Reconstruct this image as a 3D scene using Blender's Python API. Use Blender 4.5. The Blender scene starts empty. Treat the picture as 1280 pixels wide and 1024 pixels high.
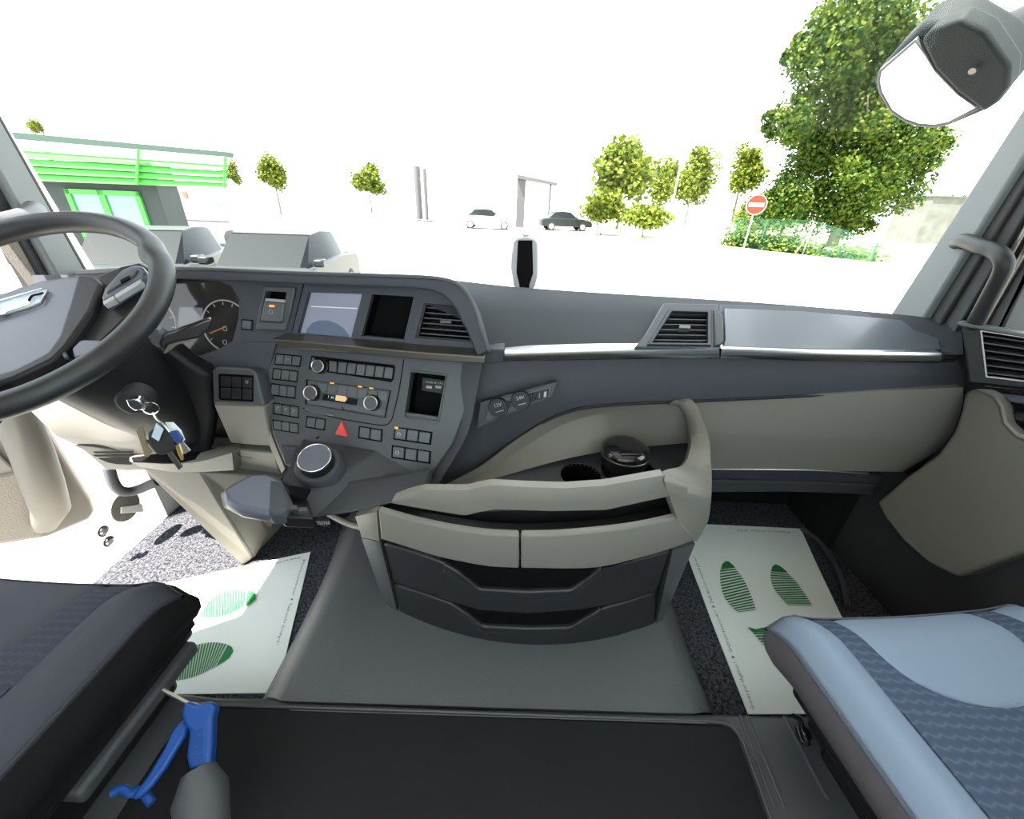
import bpy, bmesh, math, random
from mathutils import Vector, Matrix, Quaternion
from mathutils.geometry import tessellate_polygon
random.seed(7)
PI = math.pi
sc = bpy.context.scene
C = sc.collection

# ------------------------------------------------------------------ camera, world, sun, exposure
FPX, PITCH, ROLL, EYE = 500.0, math.radians(27.6), math.radians(2.4), 1.0
GROUND = -1.15
_c, _s = math.cos, math.sin
FW = Vector((0, _c(PITCH), -_s(PITCH)))
_U0 = Vector((0, _s(PITCH), _c(PITCH))); _R0 = Vector((1, 0, 0))
RT = _R0 * _c(ROLL) + _U0 * _s(ROLL)
UP = -_R0 * _s(ROLL) + _U0 * _c(ROLL)
CAM = Vector((0, 0, EYE))
cd = bpy.data.cameras.new('camera'); cam = bpy.data.objects.new('camera', cd); C.objects.link(cam)
m = Matrix((RT, UP, -FW)).transposed().to_4x4(); m.translation = CAM
cam.matrix_world = m
cd.sensor_width = 36; cd.lens = 36 * FPX / 1280; cd.clip_start = 0.02; cd.clip_end = 500
sc.camera = cam

w = bpy.data.worlds.new('World'); sc.world = w; w.use_nodes = True
bg = w.node_tree.nodes['Background']
bg.inputs[0].default_value = (0.86, 0.93, 1.0, 1); bg.inputs[1].default_value = 3.8

sd = bpy.data.lights.new('sun', 'SUN'); sd.energy = 27; sd.angle = math.radians(0.6); sd.color = (1, .93, .82)
so = bpy.data.objects.new('sun', sd); C.objects.link(so)
SUND = Vector((.36, .20, -.91)).normalized()
so.rotation_euler = SUND.to_track_quat('-Z', 'Y').to_euler(); so.location = (-6, -4, 8)

vs = sc.view_settings
vs.view_transform = 'Standard'; vs.look = 'None'; vs.gamma = 1; vs.use_curve_mapping = False
vs.exposure = 0.55

# ------------------------------------------------------------------ pixel -> direction helpers
def ray(x, y):
    return FW + RT * ((x - 640) / FPX) - UP * ((y - 512) / FPX)
def at(x, y, X=None, Y=None, Z=None):
    d = ray(x, y)
    t = X / d.x if X is not None else Y / d.y if Y is not None else (Z - EYE) / d.z
    return CAM + d * t
class Plane:
    """a flat surface through three (px,py,Y) points; normal faces the cab"""
    def __init__(s, a, b, c):
        A, B, Cc = [at(q[0], q[1], Y=q[2]) for q in (a, b, c)]
        n = (B - A).cross(Cc - A).normalized()
        if n.dot(CAM - A) < 0: n = -n
        s.o, s.n = A, n
    def p(s, x, y, lift=0):
        d = ray(x, y); o = s.o + s.n * lift
        return CAM + d * ((o - CAM).dot(s.n) / d.dot(s.n))
class PlaneON(Plane):
    def __init__(s, o, n): s.o, s.n = Vector(o), Vector(n).normalized()
class Surf:
    """a surface Y = f(X, Z)"""
    def __init__(s, f): s.f = f
    def p(s, x, y, lift=0):
        d = ray(x, y); Y = .7
        for _ in range(40):
            P = CAM + d * (Y / d.y); Y = .5 * Y + .5 * (s.f(P.x, P.z) - lift)
        return CAM + d * (Y / d.y)

# ------------------------------------------------------------------ materials
def nd(nt, t, **kw):
    n = nt.nodes.new(t)
    for k, v in kw.items(): setattr(n, k, v)
    return n
def mat(name, col, rough=.5, metal=0, bump=None, var=None, spec=.5, emit=None, es=0, coat=0):
    """bump=(scale,strength,distance); var=(scale, amount) colour mottling"""
    M = bpy.data.materials.new(name); M.use_nodes = True
    nt = M.node_tree; b = nt.nodes['Principled BSDF']
    b.inputs['Base Color'].default_value = (*col, 1); b.inputs['Roughness'].default_value = rough
    b.inputs['Metallic'].default_value = metal; b.inputs['Specular IOR Level'].default_value = spec
    if coat: b.inputs['Coat Weight'].default_value = coat; b.inputs['Coat Roughness'].default_value = .08
    if emit: b.inputs['Emission Color'].default_value = (*emit, 1); b.inputs['Emission Strength'].default_value = es
    tc = nd(nt, 'ShaderNodeTexCoord')
    if bump:
        n = nd(nt, 'ShaderNodeTexNoise'); n.inputs['Scale'].default_value = bump[0]; n.inputs['Detail'].default_value = 3
        nt.links.new(tc.outputs['Object'], n.inputs['Vector'])
        bp = nd(nt, 'ShaderNodeBump'); bp.inputs['Strength'].default_value = bump[1]; bp.inputs['Distance'].default_value = bump[2]
        nt.links.new(n.outputs['Fac'], bp.inputs['Height']); nt.links.new(bp.outputs[0], b.inputs['Normal'])
    if var:
        n = nd(nt, 'ShaderNodeTexNoise'); n.inputs['Scale'].default_value = var[0]; n.inputs['Detail'].default_value = 4
        nt.links.new(tc.outputs['Object'], n.inputs['Vector'])
        mx = nd(nt, 'ShaderNodeMix', data_type='RGBA')
        a = var[1]
        mx.inputs[6].default_value = (*[c * (1 - a) for c in col], 1); mx.inputs[7].default_value = (*[min(1, c * (1 + a)) for c in col], 1)
        mr = nd(nt, 'ShaderNodeMapRange'); mr.inputs[1].default_value = .35; mr.inputs[2].default_value = .65
        nt.links.new(n.outputs['Fac'], mr.inputs[0]); nt.links.new(mr.outputs[0], mx.inputs[0])
        nt.links.new(mx.outputs[2], b.inputs['Base Color'])
    return M
def glass_mat(name, tint=(1, 1, 1), fac=.04, rough=0):
    M = bpy.data.materials.new(name); M.use_nodes = True; nt = M.node_tree
    nt.nodes.remove(nt.nodes['Principled BSDF'])
    t = nd(nt, 'ShaderNodeBsdfTransparent'); t.inputs[0].default_value = (*tint, 1)
    g = nd(nt, 'ShaderNodeBsdfGlossy'); g.inputs['Roughness'].default_value = rough
    x = nd(nt, 'ShaderNodeMixShader'); x.inputs[0].default_value = fac
    nt.links.new(t.outputs[0], x.inputs[1]); nt.links.new(g.outputs[0], x.inputs[2])
    nt.links.new(x.outputs[0], nt.nodes['Material Output'].inputs[0])
    return M
def weave_mat(name, ca, cb, rows, cols, amp):
    """scalloped woven seat cloth, pattern in object metres"""
    M = mat(name, ca, .95, spec=.15); nt = M.node_tree; b = nt.nodes['Principled BSDF']
    tc = nd(nt, 'ShaderNodeTexCoord'); sp = nd(nt, 'ShaderNodeSeparateXYZ'); nt.links.new(tc.outputs['Object'], sp.inputs[0])
    def mth(op, a, bb=None):
        n = nd(nt, 'ShaderNodeMath', operation=op)
        for i, q in enumerate((a, bb)):
            if q is None: continue
            if isinstance(q, (int, float)): n.inputs[i].default_value = q
            else: nt.links.new(q, n.inputs[i])
        return n.outputs[0]
    row = mth('MULTIPLY', sp.outputs[1], rows)
    sc_ = mth('MULTIPLY', mth('ABSOLUTE', mth('SINE', mth('MULTIPLY', sp.outputs[0], cols))), amp)
    fr = mth('FRACT', mth('ADD', row, sc_))
    line = mth('SUBTRACT', 1.0, mth('MULTIPLY', mth('ABSOLUTE', mth('SUBTRACT', fr, .5)), 2.0))
    no = nd(nt, 'ShaderNodeTexNoise'); no.inputs['Scale'].default_value = 600; nt.links.new(tc.outputs['Object'], no.inputs[0])
    h = mth('ADD', mth('POWER', line, 3.0), mth('MULTIPLY', no.outputs[0], .5))
    mx = nd(nt, 'ShaderNodeMix', data_type='RGBA'); mx.inputs[6].default_value = (*ca, 1); mx.inputs[7].default_value = (*cb, 1)
    nt.links.new(mth('POWER', line, 3.0), mx.inputs[0]); nt.links.new(mx.outputs[2], b.inputs['Base Color'])
    bp = nd(nt, 'ShaderNodeBump'); bp.inputs['Strength'].default_value = .5; bp.inputs['Distance'].default_value = .002
    nt.links.new(h, bp.inputs['Height']); nt.links.new(bp.outputs[0], b.inputs['Normal'])
    return M
grain = (420, .25, .001)
M = dict(
    dash=mat('dash_plastic', (.058, .060, .073), .7, spec=.25, bump=grain),
    dash2=mat('dash_plastic_low', (.054, .056, .066), .6, spec=.3, bump=grain),
    panel=mat('panel_plastic', (.062, .064, .071), .5, bump=(500, .12, .001)),
    black=mat('black_plastic', (.010, .010, .0115), .5, spec=.35, bump=(400, .15, .001)),
    void=mat('pocket_black', (.003, .003, .004), .8, spec=.1),
    drawer=mat('drawer_plastic', (.017, .0175, .0205), .5, bump=grain),
    mirrorblack=mat('mirror_housing', (.010, .0125, .014), .7, spec=.2),
    button=mat('button_plastic', (.085, .086, .095), .45),
    beige=mat('beige_plastic', (.175, .163, .142), .6, bump=grain),
    beige2=mat('door_and_shade_beige', (.115, .106, .090), .65, bump=grain),
    silver=mat('satin_metal', (.62, .61, .58), .28, 1),
    chrome=mat('chrome', (.8, .8, .8), .12, 1),
    smoke=mat('smoked_metal', (.16, .145, .125), .3, .8),
    gloss=mat('gloss_black', (.012, .012, .014), .1, coat=.5),
    leather=mat('wheel_leather', (.013, .013, .0155), .5, bump=(300, .15, .001)),
    hub=mat('wheel_hub_plastic', (.092, .097, .128), .4),
    carbon=mat('patterned_gloss_panel', (.06, .068, .08), .4, bump=(300, .1, .001), coat=.12),
    vent=mat('vent_black', (.005, .005, .006), .7, spec=.1),
    slat=mat('vent_slat', (.035, .035, .04), .35),
    screen=mat('screen_glass', (.16, .17, .21), .08, emit=(.42, .45, .62), es=.2, coat=.6),
    clusterglass=glass_mat('cluster_lens', (.9, .9, .9), .022),
    clusterback=mat('cluster_face', (.014, .0135, .012), .6, spec=.15),
    clusterscreen=mat('cluster_display', (.10, .105, .115), .2),
    reflectblue=mat('screen_reflection_blue', (.06, .075, .11), .1, emit=(.16, .2, .3), es=.3, coat=.6),
    pad=mat('dash_pad', (.034, .037, .043), .75, spec=.2, bump=grain),
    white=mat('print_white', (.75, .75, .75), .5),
    dim=mat('print_grey', (.35, .35, .36), .5),
    amber=mat('amber_lamp', (.9, .35, .05), .4, emit=(1, .4, .06), es=.45),
    lcd=mat('radio_display', (.55, .38, .2), .2, emit=(.9, .6, .3), es=.25),
    red=mat('red_button', (.72, .07, .06), .45),
    carpet=mat('carpet', (.06, .062, .074), 1, bump=(260, 1, .006), var=(160, .7), spec=.1),
    rubber=mat('tunnel_rubber', (.088, .09, .096), .55, bump=(330, .45, .0015)),
    matblack=mat('black_cover', (.008, .0085, .010), .7, spec=.25, bump=(60, .25, .002)),
    paper=mat('paper', (.84, .88, .85), .85, bump=(14, .35, .006), spec=.2),
    ink=mat('green_ink', (.018, .19, .055), .8),
    inkgrey=mat('grey_ink', (.06, .07, .07), .8),
    fabL=mat('seat_fabric', (.068, .070, .086), .95, bump=(500, .3, .001), spec=.15),
    fabR=mat('seat_fabric_blue', (.20, .25, .33), .95, bump=(500, .3, .001), spec=.15),
    fabSide=mat('seat_side_cloth', (.115, .10, .11), .95, bump=(600, .3, .001), spec=.15),
    fabSideD=mat('seat_side_cloth_dark', (.010, .0095, .010), .9, bump=(600, .3, .001), spec=.15),
    weaveL=weave_mat('seat_weave', (.048, .051, .072), (.066, .069, .09), 75, 200, .3),
    weaveR=weave_mat('seat_weave_blue', (.055, .075, .12), (.10, .125, .18), 70, 150, .3),
    thread=mat('stitching', (.2, .2, .21), .9),
    threadR=mat('seam_thread_blue', (.10, .10, .115), .9),
    threadL=mat('seam_thread_dark', (.05, .05, .055), .9),
    seam=mat('seam_piping', (.02, .021, .026), .9),
    blue=mat('blue_plastic', (.004, .055, .26), .45),
    rubblack=mat('rubber_black', (.015, .015, .016), .7),
    pillar=mat('pillar_trim', (.15, .162, .168), .65, bump=grain),
    pillarD=mat('pillar_dark', (.03, .031, .034), .7, bump=grain),
    rubberseal=mat('door_seal', (.02, .02, .021), .6),
    felt=mat('pillar_fabric', (.19, .17, .145), .95, bump=(300, .8, .003)),
    headliner=mat('headliner', (.6, .58, .55), .95, bump=(300, .4, .002)),
    paintw=mat('white_paint', (.72, .71, .68), .35, coat=.4),
    steel=mat('steel', (.55, .55, .56), .3, 1),
    brass=mat('brass', (.6, .42, .16), .35, 1),
    keyblue=mat('key_tag_blue', (.02, .05, .2), .4),
    tagw=mat('key_tag_pale', (.5, .58, .68), .5),
    leatherstrap=mat('strap', (.2, .16, .1), .8, bump=(200, .5, .002)),
    windscreen=glass_mat('windscreen_glass', (.98, 1, .985), .004),
    sideglass=glass_mat('side_glass', (.93, .97, .95), .04),
    mirror=mat('mirror_glass', (.9, .9, .9), .02, 1),
    # outdoors
    asphalt=mat('pale_paving', (.32, .315, .30), .9, var=(.6, .1)),
    grass=mat('dry_grass', (.48, .5, .3), .95, var=(.8, .2)),
    green=mat('green_paint', (.04, .27, .03), .5),
    greenD=mat('grey_green_edge', (.05, .08, .065), .7, spec=.2),
    wallD=mat('dark_cladding', (.016, .024, .024), .7, var=(2, .1)),
    pane=mat('window_pane', (.12, .2, .22), .06, coat=.6),
    bark=mat('bark', (.16, .12, .08), .95, bump=(18, .6, .02)),
    fence=mat('green_wire', (.012, .085, .05), .6),
    galv=mat('galvanised_post', (.5, .52, .52), .5, .3),
    signr=mat('sign_red', (.20, .016, .008), .6, spec=.2),
    signw=mat('sign_white', (.6, .6, .6), .5),
    concrete=mat('concrete', (.085, .085, .088), .9, var=(1.5, .15)),
    darkmetal=mat('dark_metal', (.06, .055, .06), .6),
    brick=mat('rust_brown', (.2, .09, .06), .8),
    carblack=mat('car_black_paint', (.012, .014, .015), .35, spec=.3),
    carglass=mat('car_glass', (.01, .012, .014), .3, spec=.08),
    cargrey=mat('car_silver_paint', (.4, .42, .43), .2, .4, coat=1),
    tyre=mat('tyre', (.02, .02, .02), .85),
    lamp=mat('headlamp', (.7, .72, .75), .05, coat=1),
    orange=mat('orange_lens', (.8, .3, .03), .3),
)
def leaf_mat(name, a, b):
    Mx = bpy.data.materials.new(name); Mx.use_nodes = True; nt = Mx.node_tree
    p = nt.nodes['Principled BSDF']; p.inputs['Roughness'].default_value = .6; p.inputs['Specular IOR Level'].default_value = .25
    tc = nd(nt, 'ShaderNodeTexCoord'); n = nd(nt, 'ShaderNodeTexNoise'); n.inputs['Scale'].default_value = 2.2; n.inputs['Detail'].default_value = 5
    nt.links.new(tc.outputs['Object'], n.inputs[0])
    mr = nd(nt, 'ShaderNodeMapRange'); mr.inputs[1].default_value = .38; mr.inputs[2].default_value = .62; nt.links.new(n.outputs[0], mr.inputs[0])
    mx = nd(nt, 'ShaderNodeMix', data_type='RGBA'); mx.inputs[6].default_value = (*a, 1); mx.inputs[7].default_value = (*b, 1)
    nt.links.new(mr.outputs[0], mx.inputs[0]); nt.links.new(mx.outputs[2], p.inputs['Base Color'])
    tr = nd(nt, 'ShaderNodeBsdfTranslucent'); nt.links.new(mx.outputs[2], tr.inputs[0])
    ms = nd(nt, 'ShaderNodeMixShader'); ms.inputs[0].default_value = .3
    nt.links.new(p.outputs[0], ms.inputs[1]); nt.links.new(tr.outputs[0], ms.inputs[2])
    nt.links.new(ms.outputs[0], nt.nodes['Material Output'].inputs[0])
    return Mx
M['leafA'] = leaf_mat('leaf_green', (.014, .048, .005), (.085, .118, .008))
M['leafB'] = leaf_mat('leaf_yellow_green', (.06, .10, .008), (.15, .17, .016))

# ------------------------------------------------------------------ object helpers
WL = {}
def wl(o): return WL.get(o.name, Vector((0, 0, 0))) if o else Vector((0, 0, 0))
def tag(o, label=None, cat=None, group=None, kind=None):
    if label: o['label'] = label
    if cat: o['category'] = cat
    if group: o['group'] = group
    if kind: o['kind'] = kind
    return o
def thing(name, label, cat, loc=(0, 0, 0), group=None):
    o = bpy.data.objects.new(name, None); C.objects.link(o); o.empty_display_size = .1
    o.location = loc; WL[o.name] = Vector(loc)
    return tag(o, label, cat, group)
def mesh_obj(name, bm, material, parent=None, smooth=False, bevel=0, seg=2, recalc=True):
    if recalc: bmesh.ops.recalc_face_normals(bm, faces=bm.faces)
    lo = Vector((1e9,) * 3); hi = -lo
    for v in bm.verts:
        for i in range(3): lo[i] = min(lo[i], v.co[i]); hi[i] = max(hi[i], v.co[i])
    c = (lo + hi) / 2
    for v in bm.verts: v.co -= c
    me = bpy.data.meshes.new(name); bm.to_mesh(me); bm.free()
    me.materials.append(M[material] if isinstance(material, str) else material)
    if smooth: me.shade_smooth()
    o = bpy.data.objects.new(name, me); C.objects.link(o)
    o.location = c - wl(parent); WL[o.name] = c
    if parent: o.parent = parent
    if bevel:
        b = o.modifiers.new('bevel', 'BEVEL'); b.width = bevel; b.segments = seg; b.limit_method = 'ANGLE'; b.angle_limit = math.radians(35)
        me.shade_smooth()
        try: me.set_sharp_from_angle(angle=math.radians(50))
        except Exception: pass
    return o
def soft(o, deg=40):
    o.data.shade_smooth(); o.data.set_sharp_from_angle(angle=math.radians(deg)); return o
def prism(bm, front, back):
    """closed solid between two equal loops of points"""
    a = [bm.verts.new(p) for p in front]; b = [bm.verts.new(p) for p in back]
    n = len(a); bm.faces.new(a); bm.faces.new(b[::-1])
    for i in range(n): bm.faces.new((a[i], a[i - 1], b[i - 1], b[i]))
def slab(name, pts, S, t, material, parent, lift=0, bevel=0, seg=2, smooth=False):
    """outline in pixels on a plane S, front face at lift, t thick"""
    bm = bmesh.new(); f = [S.p(x, y, lift) for x, y in pts]
    n = S.n if hasattr(S, 'n') else Vector((0, -1, 0))
    prism(bm, f, [p - n * t for p in f])
    return mesh_obj(name, bm, material, parent, smooth, bevel, seg)
def panel(name, outer, holes, S, t, material, parent, lift=0, bevel=0):
    """plate on a plane with real openings"""
    bm = bmesh.new(); loops = [outer] + list(holes)
    L3 = [[S.p(x, y, lift) for x, y in lp] for lp in loops]
    flat = [p for l in L3 for p in l]; n = S.n
    q = n.to_track_quat('Z', 'Y').to_matrix().transposed()
    tris = tessellate_polygon([[ (q @ p).to_2d().to_3d() for p in l] for l in L3])
    a = [bm.verts.new(p) for p in flat]; b = [bm.verts.new(p - n * t) for p in flat]
    for tr in tris:
        try: bm.faces.new([a[i] for i in tr]); bm.faces.new([b[i] for i in tr][::-1])
        except ValueError: pass
    k = 0
    for l in L3:
        for i in range(len(l)):
            j = (i + 1) % len(l); bm.faces.new((a[k + i], a[k + j], b[k + j], b[k + i]))
        k += len(l)
    return mesh_obj(name, bm, material, parent, bevel=bevel)
def resample(pts, n, smooth=True):
    pts = [Vector((p[0], p[1], *(p[2:] or (0,)))) for p in pts]
    d = [0]
    for i in range(1, len(pts)): d.append(d[-1] + (pts[i] - pts[i - 1]).length)
    out = []
    for k in range(n):
        s = d[-1] * k / (n - 1); i = 0
        while i < len(d) - 2 and d[i + 1] < s: i += 1
        t = (s - d[i]) / max(d[i + 1] - d[i], 1e-9)
        if smooth and len(pts) > 2:
            p1, p2 = pts[i], pts[i + 1]
            p0 = pts[i - 1] if i else p1 * 2 - p2
            p3 = pts[i + 2] if i + 2 < len(pts) else p2 * 2 - p1
            out.append(.5 * ((2 * p1) + (p2 - p0) * t + (2 * p0 - 5 * p1 + 4 * p2 - p3) * t * t + (3 * p1 - p0 - 3 * p2 + p3) * t ** 3))
        else: out.append(pts[i].lerp(pts[i + 1], t))
    return out
def grid(bm, rows, thick=None):
    """surface through rows of 3D points; thick = Vector gives it a back and rims"""
    nr, nc = len(rows), len(rows[0])
    V = [[bm.verts.new(p) for p in r] for r in rows]
    for i in range(nr - 1):
        for j in range(nc - 1): bm.faces.new((V[i][j], V[i][j + 1], V[i + 1][j + 1], V[i + 1][j]))
    if thick is not None:
        B = [[bm.verts.new(p + thick) for p in r] for r in rows]
        for i in range(nr - 1):
            for j in range(nc - 1): bm.faces.new((B[i][j], B[i + 1][j], B[i + 1][j + 1], B[i][j + 1]))
        for i in range(nr - 1):
            for j in (0, nc - 1): bm.faces.new((V[i][j], V[i + 1][j], B[i + 1][j], B[i][j]))
        for j in range(nc - 1):
            for i in (0, nr - 1): bm.faces.new((V[i][j], V[i][j + 1], B[i][j + 1], B[i][j]))
def strip(name, top, bot, S, t, material, parent, lift=0, n=24, rows=5, puff=0, bevel=0, sm=True, shape=None):
    """band between two pixel polylines on surface S, t deep"""
    A, B = resample(top, n, sm), resample(bot, n, sm); R = []
    for k in range(rows):
        f = k / (rows - 1); r = []
        for a, b in zip(A, B):
            q = a.lerp(b, f); lf = lift + puff * math.sin(PI * f)
            if shape: lf += shape(f)
            r.append(S.p(q.x, q.y, lf))
        R.append(r)
    bm = bmesh.new(); grid(bm, R, Vector((0, t, 0)))
    o = mesh_obj(name, bm, material, parent, bevel=bevel)
    return soft(o, 45) if not bevel else o
def loft3(name, lines, material, parent, n=28, thick=None, sm=True, deg=40):
    """surface through lines of (px,py,Y) points"""
    R = []
    for l in lines:
        R.append([at(q.x, q.y, Y=q.z) for q in resample(l, n, sm)])
    bm = bmesh.new(); grid(bm, R, thick)
    return soft(mesh_obj(name, bm, material, parent), deg)
def tube_bm(bm, pts, r, seg=8, caps=True, closed=False):
    n = len(pts); rs = r if isinstance(r, (list, tuple)) else [r] * n
    rings = []; prev = None
    for i, p in enumerate(pts):
        if closed: t = pts[(i + 1) % n] - pts[i - 1]
        else: t = pts[min(i + 1, n - 1)] - pts[max(i - 1, 0)]
        t = t.normalized()
        if prev is None:
            u = t.orthogonal().normalized()
        else:
            u = (prev - t * prev.dot(t)).normalized()
        prev = u; v = t.cross(u)
        rings.append([bm.verts.new(p + (u * _c(2 * PI * k / seg) + v * _s(2 * PI * k / seg)) * rs[i]) for k in range(seg)])
    m_ = n if closed else n - 1
    for i in range(m_):
        a, b = rings[i], rings[(i + 1) % n]
        if closed and i == n - 1:
            off = min(range(seg), key=lambda o: (a[0].co - b[o].co).length)
            b = b[off:] + b[:off]
        for k in range(seg): bm.faces.new((a[k], a[(k + 1) % seg], b[(k + 1) % seg], b[k]))
    if caps and not closed: bm.faces.new(rings[0][::-1]); bm.faces.new(rings[-1])
def tube(name, pts, r, material, parent=None, seg=8, n=None, closed=False):
    if n: pts = resample(pts, n)
    bm = bmesh.new(); tube_bm(bm, [Vector(p) for p in pts], r, seg, closed=closed)
    return soft(mesh_obj(name, bm, material, parent), 50)
def lathe_bm(bm, prof, o, axis, seg=28, ux=None, ratio=1):
    axis = axis.normalized(); u = (ux or axis.orthogonal()).normalized(); v = axis.cross(u)
    rings = [[bm.verts.new(o + axis * h + (u * _c(2 * PI * k / seg) + v * ratio * _s(2 * PI * k / seg)) * max(r, 1e-5)) for k in range(seg)] for r, h in prof]
    for a, b in zip(rings, rings[1:]):
        for k in range(seg): bm.faces.new((a[k], a[(k + 1) % seg], b[(k + 1) % seg], b[k]))
    bm.faces.new(rings[0][::-1]); bm.faces.new(rings[-1])
def lathe(name, prof, o, axis, material, parent=None, seg=28, deg=35):
    bm = bmesh.new(); lathe_bm(bm, prof, Vector(o), Vector(axis), seg)
    return soft(mesh_obj(name, bm, material, parent), deg)
def box_bm(bm, lo, hi, mtx=None):
    vs_ = [Vector((x, y, z)) for x in (lo[0], hi[0]) for y in (lo[1], hi[1]) for z in (lo[2], hi[2])]
    if mtx: vs_ = [mtx @ v for v in vs_]
    b = [bm.verts.new(v) for v in vs_]
    for f in ((0, 1, 3, 2), (4, 6, 7, 5), (0, 4, 5, 1), (2, 3, 7, 6), (0, 2, 6, 4), (1, 5, 7, 3)): bm.faces.new([b[i] for i in f])
def box(name, lo, hi, material, parent=None, bevel=0, mtx=None, seg=2):
    bm = bmesh.new(); box_bm(bm, lo, hi, mtx)
    return mesh_obj(name, bm, material, parent, bevel=bevel, seg=seg)
def extrude(name, pts, d, material, parent=None, bevel=0, seg=2):
    """solid: outline of 3D points pushed along vector d"""
    bm = bmesh.new(); d = Vector(d); pts = [Vector(p) for p in pts]
    prism(bm, pts, [p + d for p in pts])
    return mesh_obj(name, bm, material, parent, bevel=bevel, seg=seg)
def ring(o, n, r, k=32, u=None, v=None):
    n = n.normalized(); u = u or n.orthogonal().normalized(); v = v or n.cross(u)
    return [o + (u * _c(2 * PI * i / k) + v * _s(2 * PI * i / k)) * r for i in range(k)]
_fonts = {}
def text_bm(bm, s, o, ux, uy, size, lift=0):
    """flat lettering built as mesh faces; o = lower left"""
    cu = bpy.data.curves.new('t', 'FONT'); cu.body = s; cu.size = size; cu.resolution_u = 1
    ob = bpy.data.objects.new('t', cu)
    me = bpy.data.meshes.new_from_object(ob)
    nrm = ux.cross(uy).normalized()
    base = len(bm.verts); vs_ = [bm.verts.new(o + ux * v.co.x + uy * v.co.y + nrm * lift) for v in me.vertices]
    for p in me.polygons:
        try: bm.faces.new([vs_[i] for i in p.vertices])
        except ValueError: pass
    wd = max((v.co.x for v in me.vertices), default=0)
    bpy.data.objects.remove(ob); bpy.data.curves.remove(cu); bpy.data.meshes.remove(me)
    return wd
def text(name, s, S, px, px2, h, material, parent, lift=.001):
    """lettering on plane S running from px towards px2; h in metres"""
    a = S.p(*px, lift); b = S.p(*px2, lift); ux = (b - a).normalized(); uy = S.n.cross(ux).normalized()
    bm = bmesh.new(); text_bm(bm, s, a, ux, uy, h)
    return mesh_obj(name, bm, material, parent, recalc=False)
def ipx(a, b, c, u, v):
    """pixel inside a parallelogram: a top left, b top right, c bottom left"""
    return (a[0] + (b[0] - a[0]) * u + (c[0] - a[0]) * v, a[1] + (b[1] - a[1]) * u + (c[1] - a[1]) * v)
def buttons(S, a, b, c, n, rows, parent, t=.006, gu=.06, gv=.04, material='button', name='button', lift=.005):
    out = []
    ev = (.04, .08)
    slab('button_well', [ipx(a, b, c, -.03 / n, -ev[1]), ipx(a, b, c, 1 + .12 / n, -ev[1]), ipx(a, b, c, 1 + .12 / n, 1 + ev[1]), ipx(a, b, c, -.03 / n, 1 + ev[1])], S, .002, 'void', parent, max(.0008, lift - .0046))
    for r in range(rows):
        for k in range(n):
            u0, u1 = (k + gu) / n, (k + 1 - gu) / n; v0, v1 = (r + gv) / rows, (r + 1 - gv) / rows
            out.append(slab(name, [ipx(a, b, c, u0, v0), ipx(a, b, c, u1, v0), ipx(a, b, c, u1, v1), ipx(a, b, c, u0, v1)], S, t + lift, material, parent, lift, bevel=.0012))
    return out
def inset(pts, k):
    cx = sum(p[0] for p in pts) / len(pts); cy = sum(p[1] for p in pts) / len(pts)
    return [(cx + (p[0] - cx) * k, cy + (p[1] - cy) * k) for p in pts]
def struct(o, label=None):
    o['kind'] = 'structure'
    if label: o['label'] = label
    return o

# ================================================================== SETTING: cab shell
XL, XR, YB, ZR = -1.22, 1.10, -.55, 1.72       # left, right, back, roof
bm = bmesh.new(); box_bm(bm, (XL + .06, YB, -.04), (XR, 1.32, 0)); struct(mesh_obj('floor', bm, 'carpet'), 'dark grey carpeted cab floor')
struct(box('ceiling', (XL - .02, YB - .05, ZR), (XR + .03, 1.12, ZR + .06), 'headliner'))
bm = bmesh.new()
for lo, hi in (((XL, 0), (XR, .62)), ((XL, 1.50), (XR, ZR)), ((XL, .62), (XL + .14, 1.50)), ((XR - .14, .62), (XR, 1.50))):
    box_bm(bm, (lo[0], YB - .05, lo[1]), (hi[0], YB, hi[1]))
struct(mesh_obj('wall_back', bm, 'headliner'), 'rear cab wall around the added fill window')
struct(box('fill_window', (XL + .13, YB - .03, .61), (XR - .13, YB - .024, 1.51), 'sideglass'), 'added unseen rear window letting in fill daylight')  # added window behind the camera, lets sky brighten the rear-facing surfaces
BP = .36
struct(box('wall_left', (XL - .04, YB, 0), (XL, BP, ZR), 'beige2'), 'cab side wall and door post on the driver side')
struct(box('wall_right', (XR, YB, 0), (XR + .04, BP - .05, ZR), 'beige2'))
# bulkhead under the windscreen: inner side dark, outer painted panel
struct(box('wall_front', (XL, 1.33, -.35), (XR, 1.36, .70), 'paintw'), 'painted front panel of the cab below the windscreen')
struct(box('trim_18', (XR - .03, 1.0, 0), (XR + .06, 1.34, .66), 'black'), 'dark kick panel in the passenger footwell')
struct(box('bulkhead', (XL + .05, 1.22, 0), (XR, 1.30, .66), 'black'), 'dark footwell bulkhead')
# windscreen: curved raked pane
def ws(x, z):
    k = (x - (XL + XR) / 2) / ((XR - XL) / 2)
    return Vector((x, 1.34 - .22 * k * k - .13 * (z - .72), z))
bm = bmesh.new(); N = 24
R = [[ws(XL + .05 + (XR - XL - .1) * j / N, .70 + .98 * i / 6) for j in range(N + 1)] for i in range(7)]
grid(bm, R, Vector((0, .006, 0)))
o = soft(mesh_obj('window_1', bm, 'windscreen')); struct(o, 'clear curved windscreen')
# header above the windscreen
bm = bmesh.new()
grid(bm, [[ws(XL + (XR - XL) * j / N, z) + Vector((0, dy, 0)) for j in range(N + 1)] for z, dy in ((1.74, .02), (1.62, .02), (1.60, -.02), (1.64, -.1), (1.74, -.2))])
struct(mesh_obj('trim_1', bm, 'headliner', smooth=True))

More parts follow.
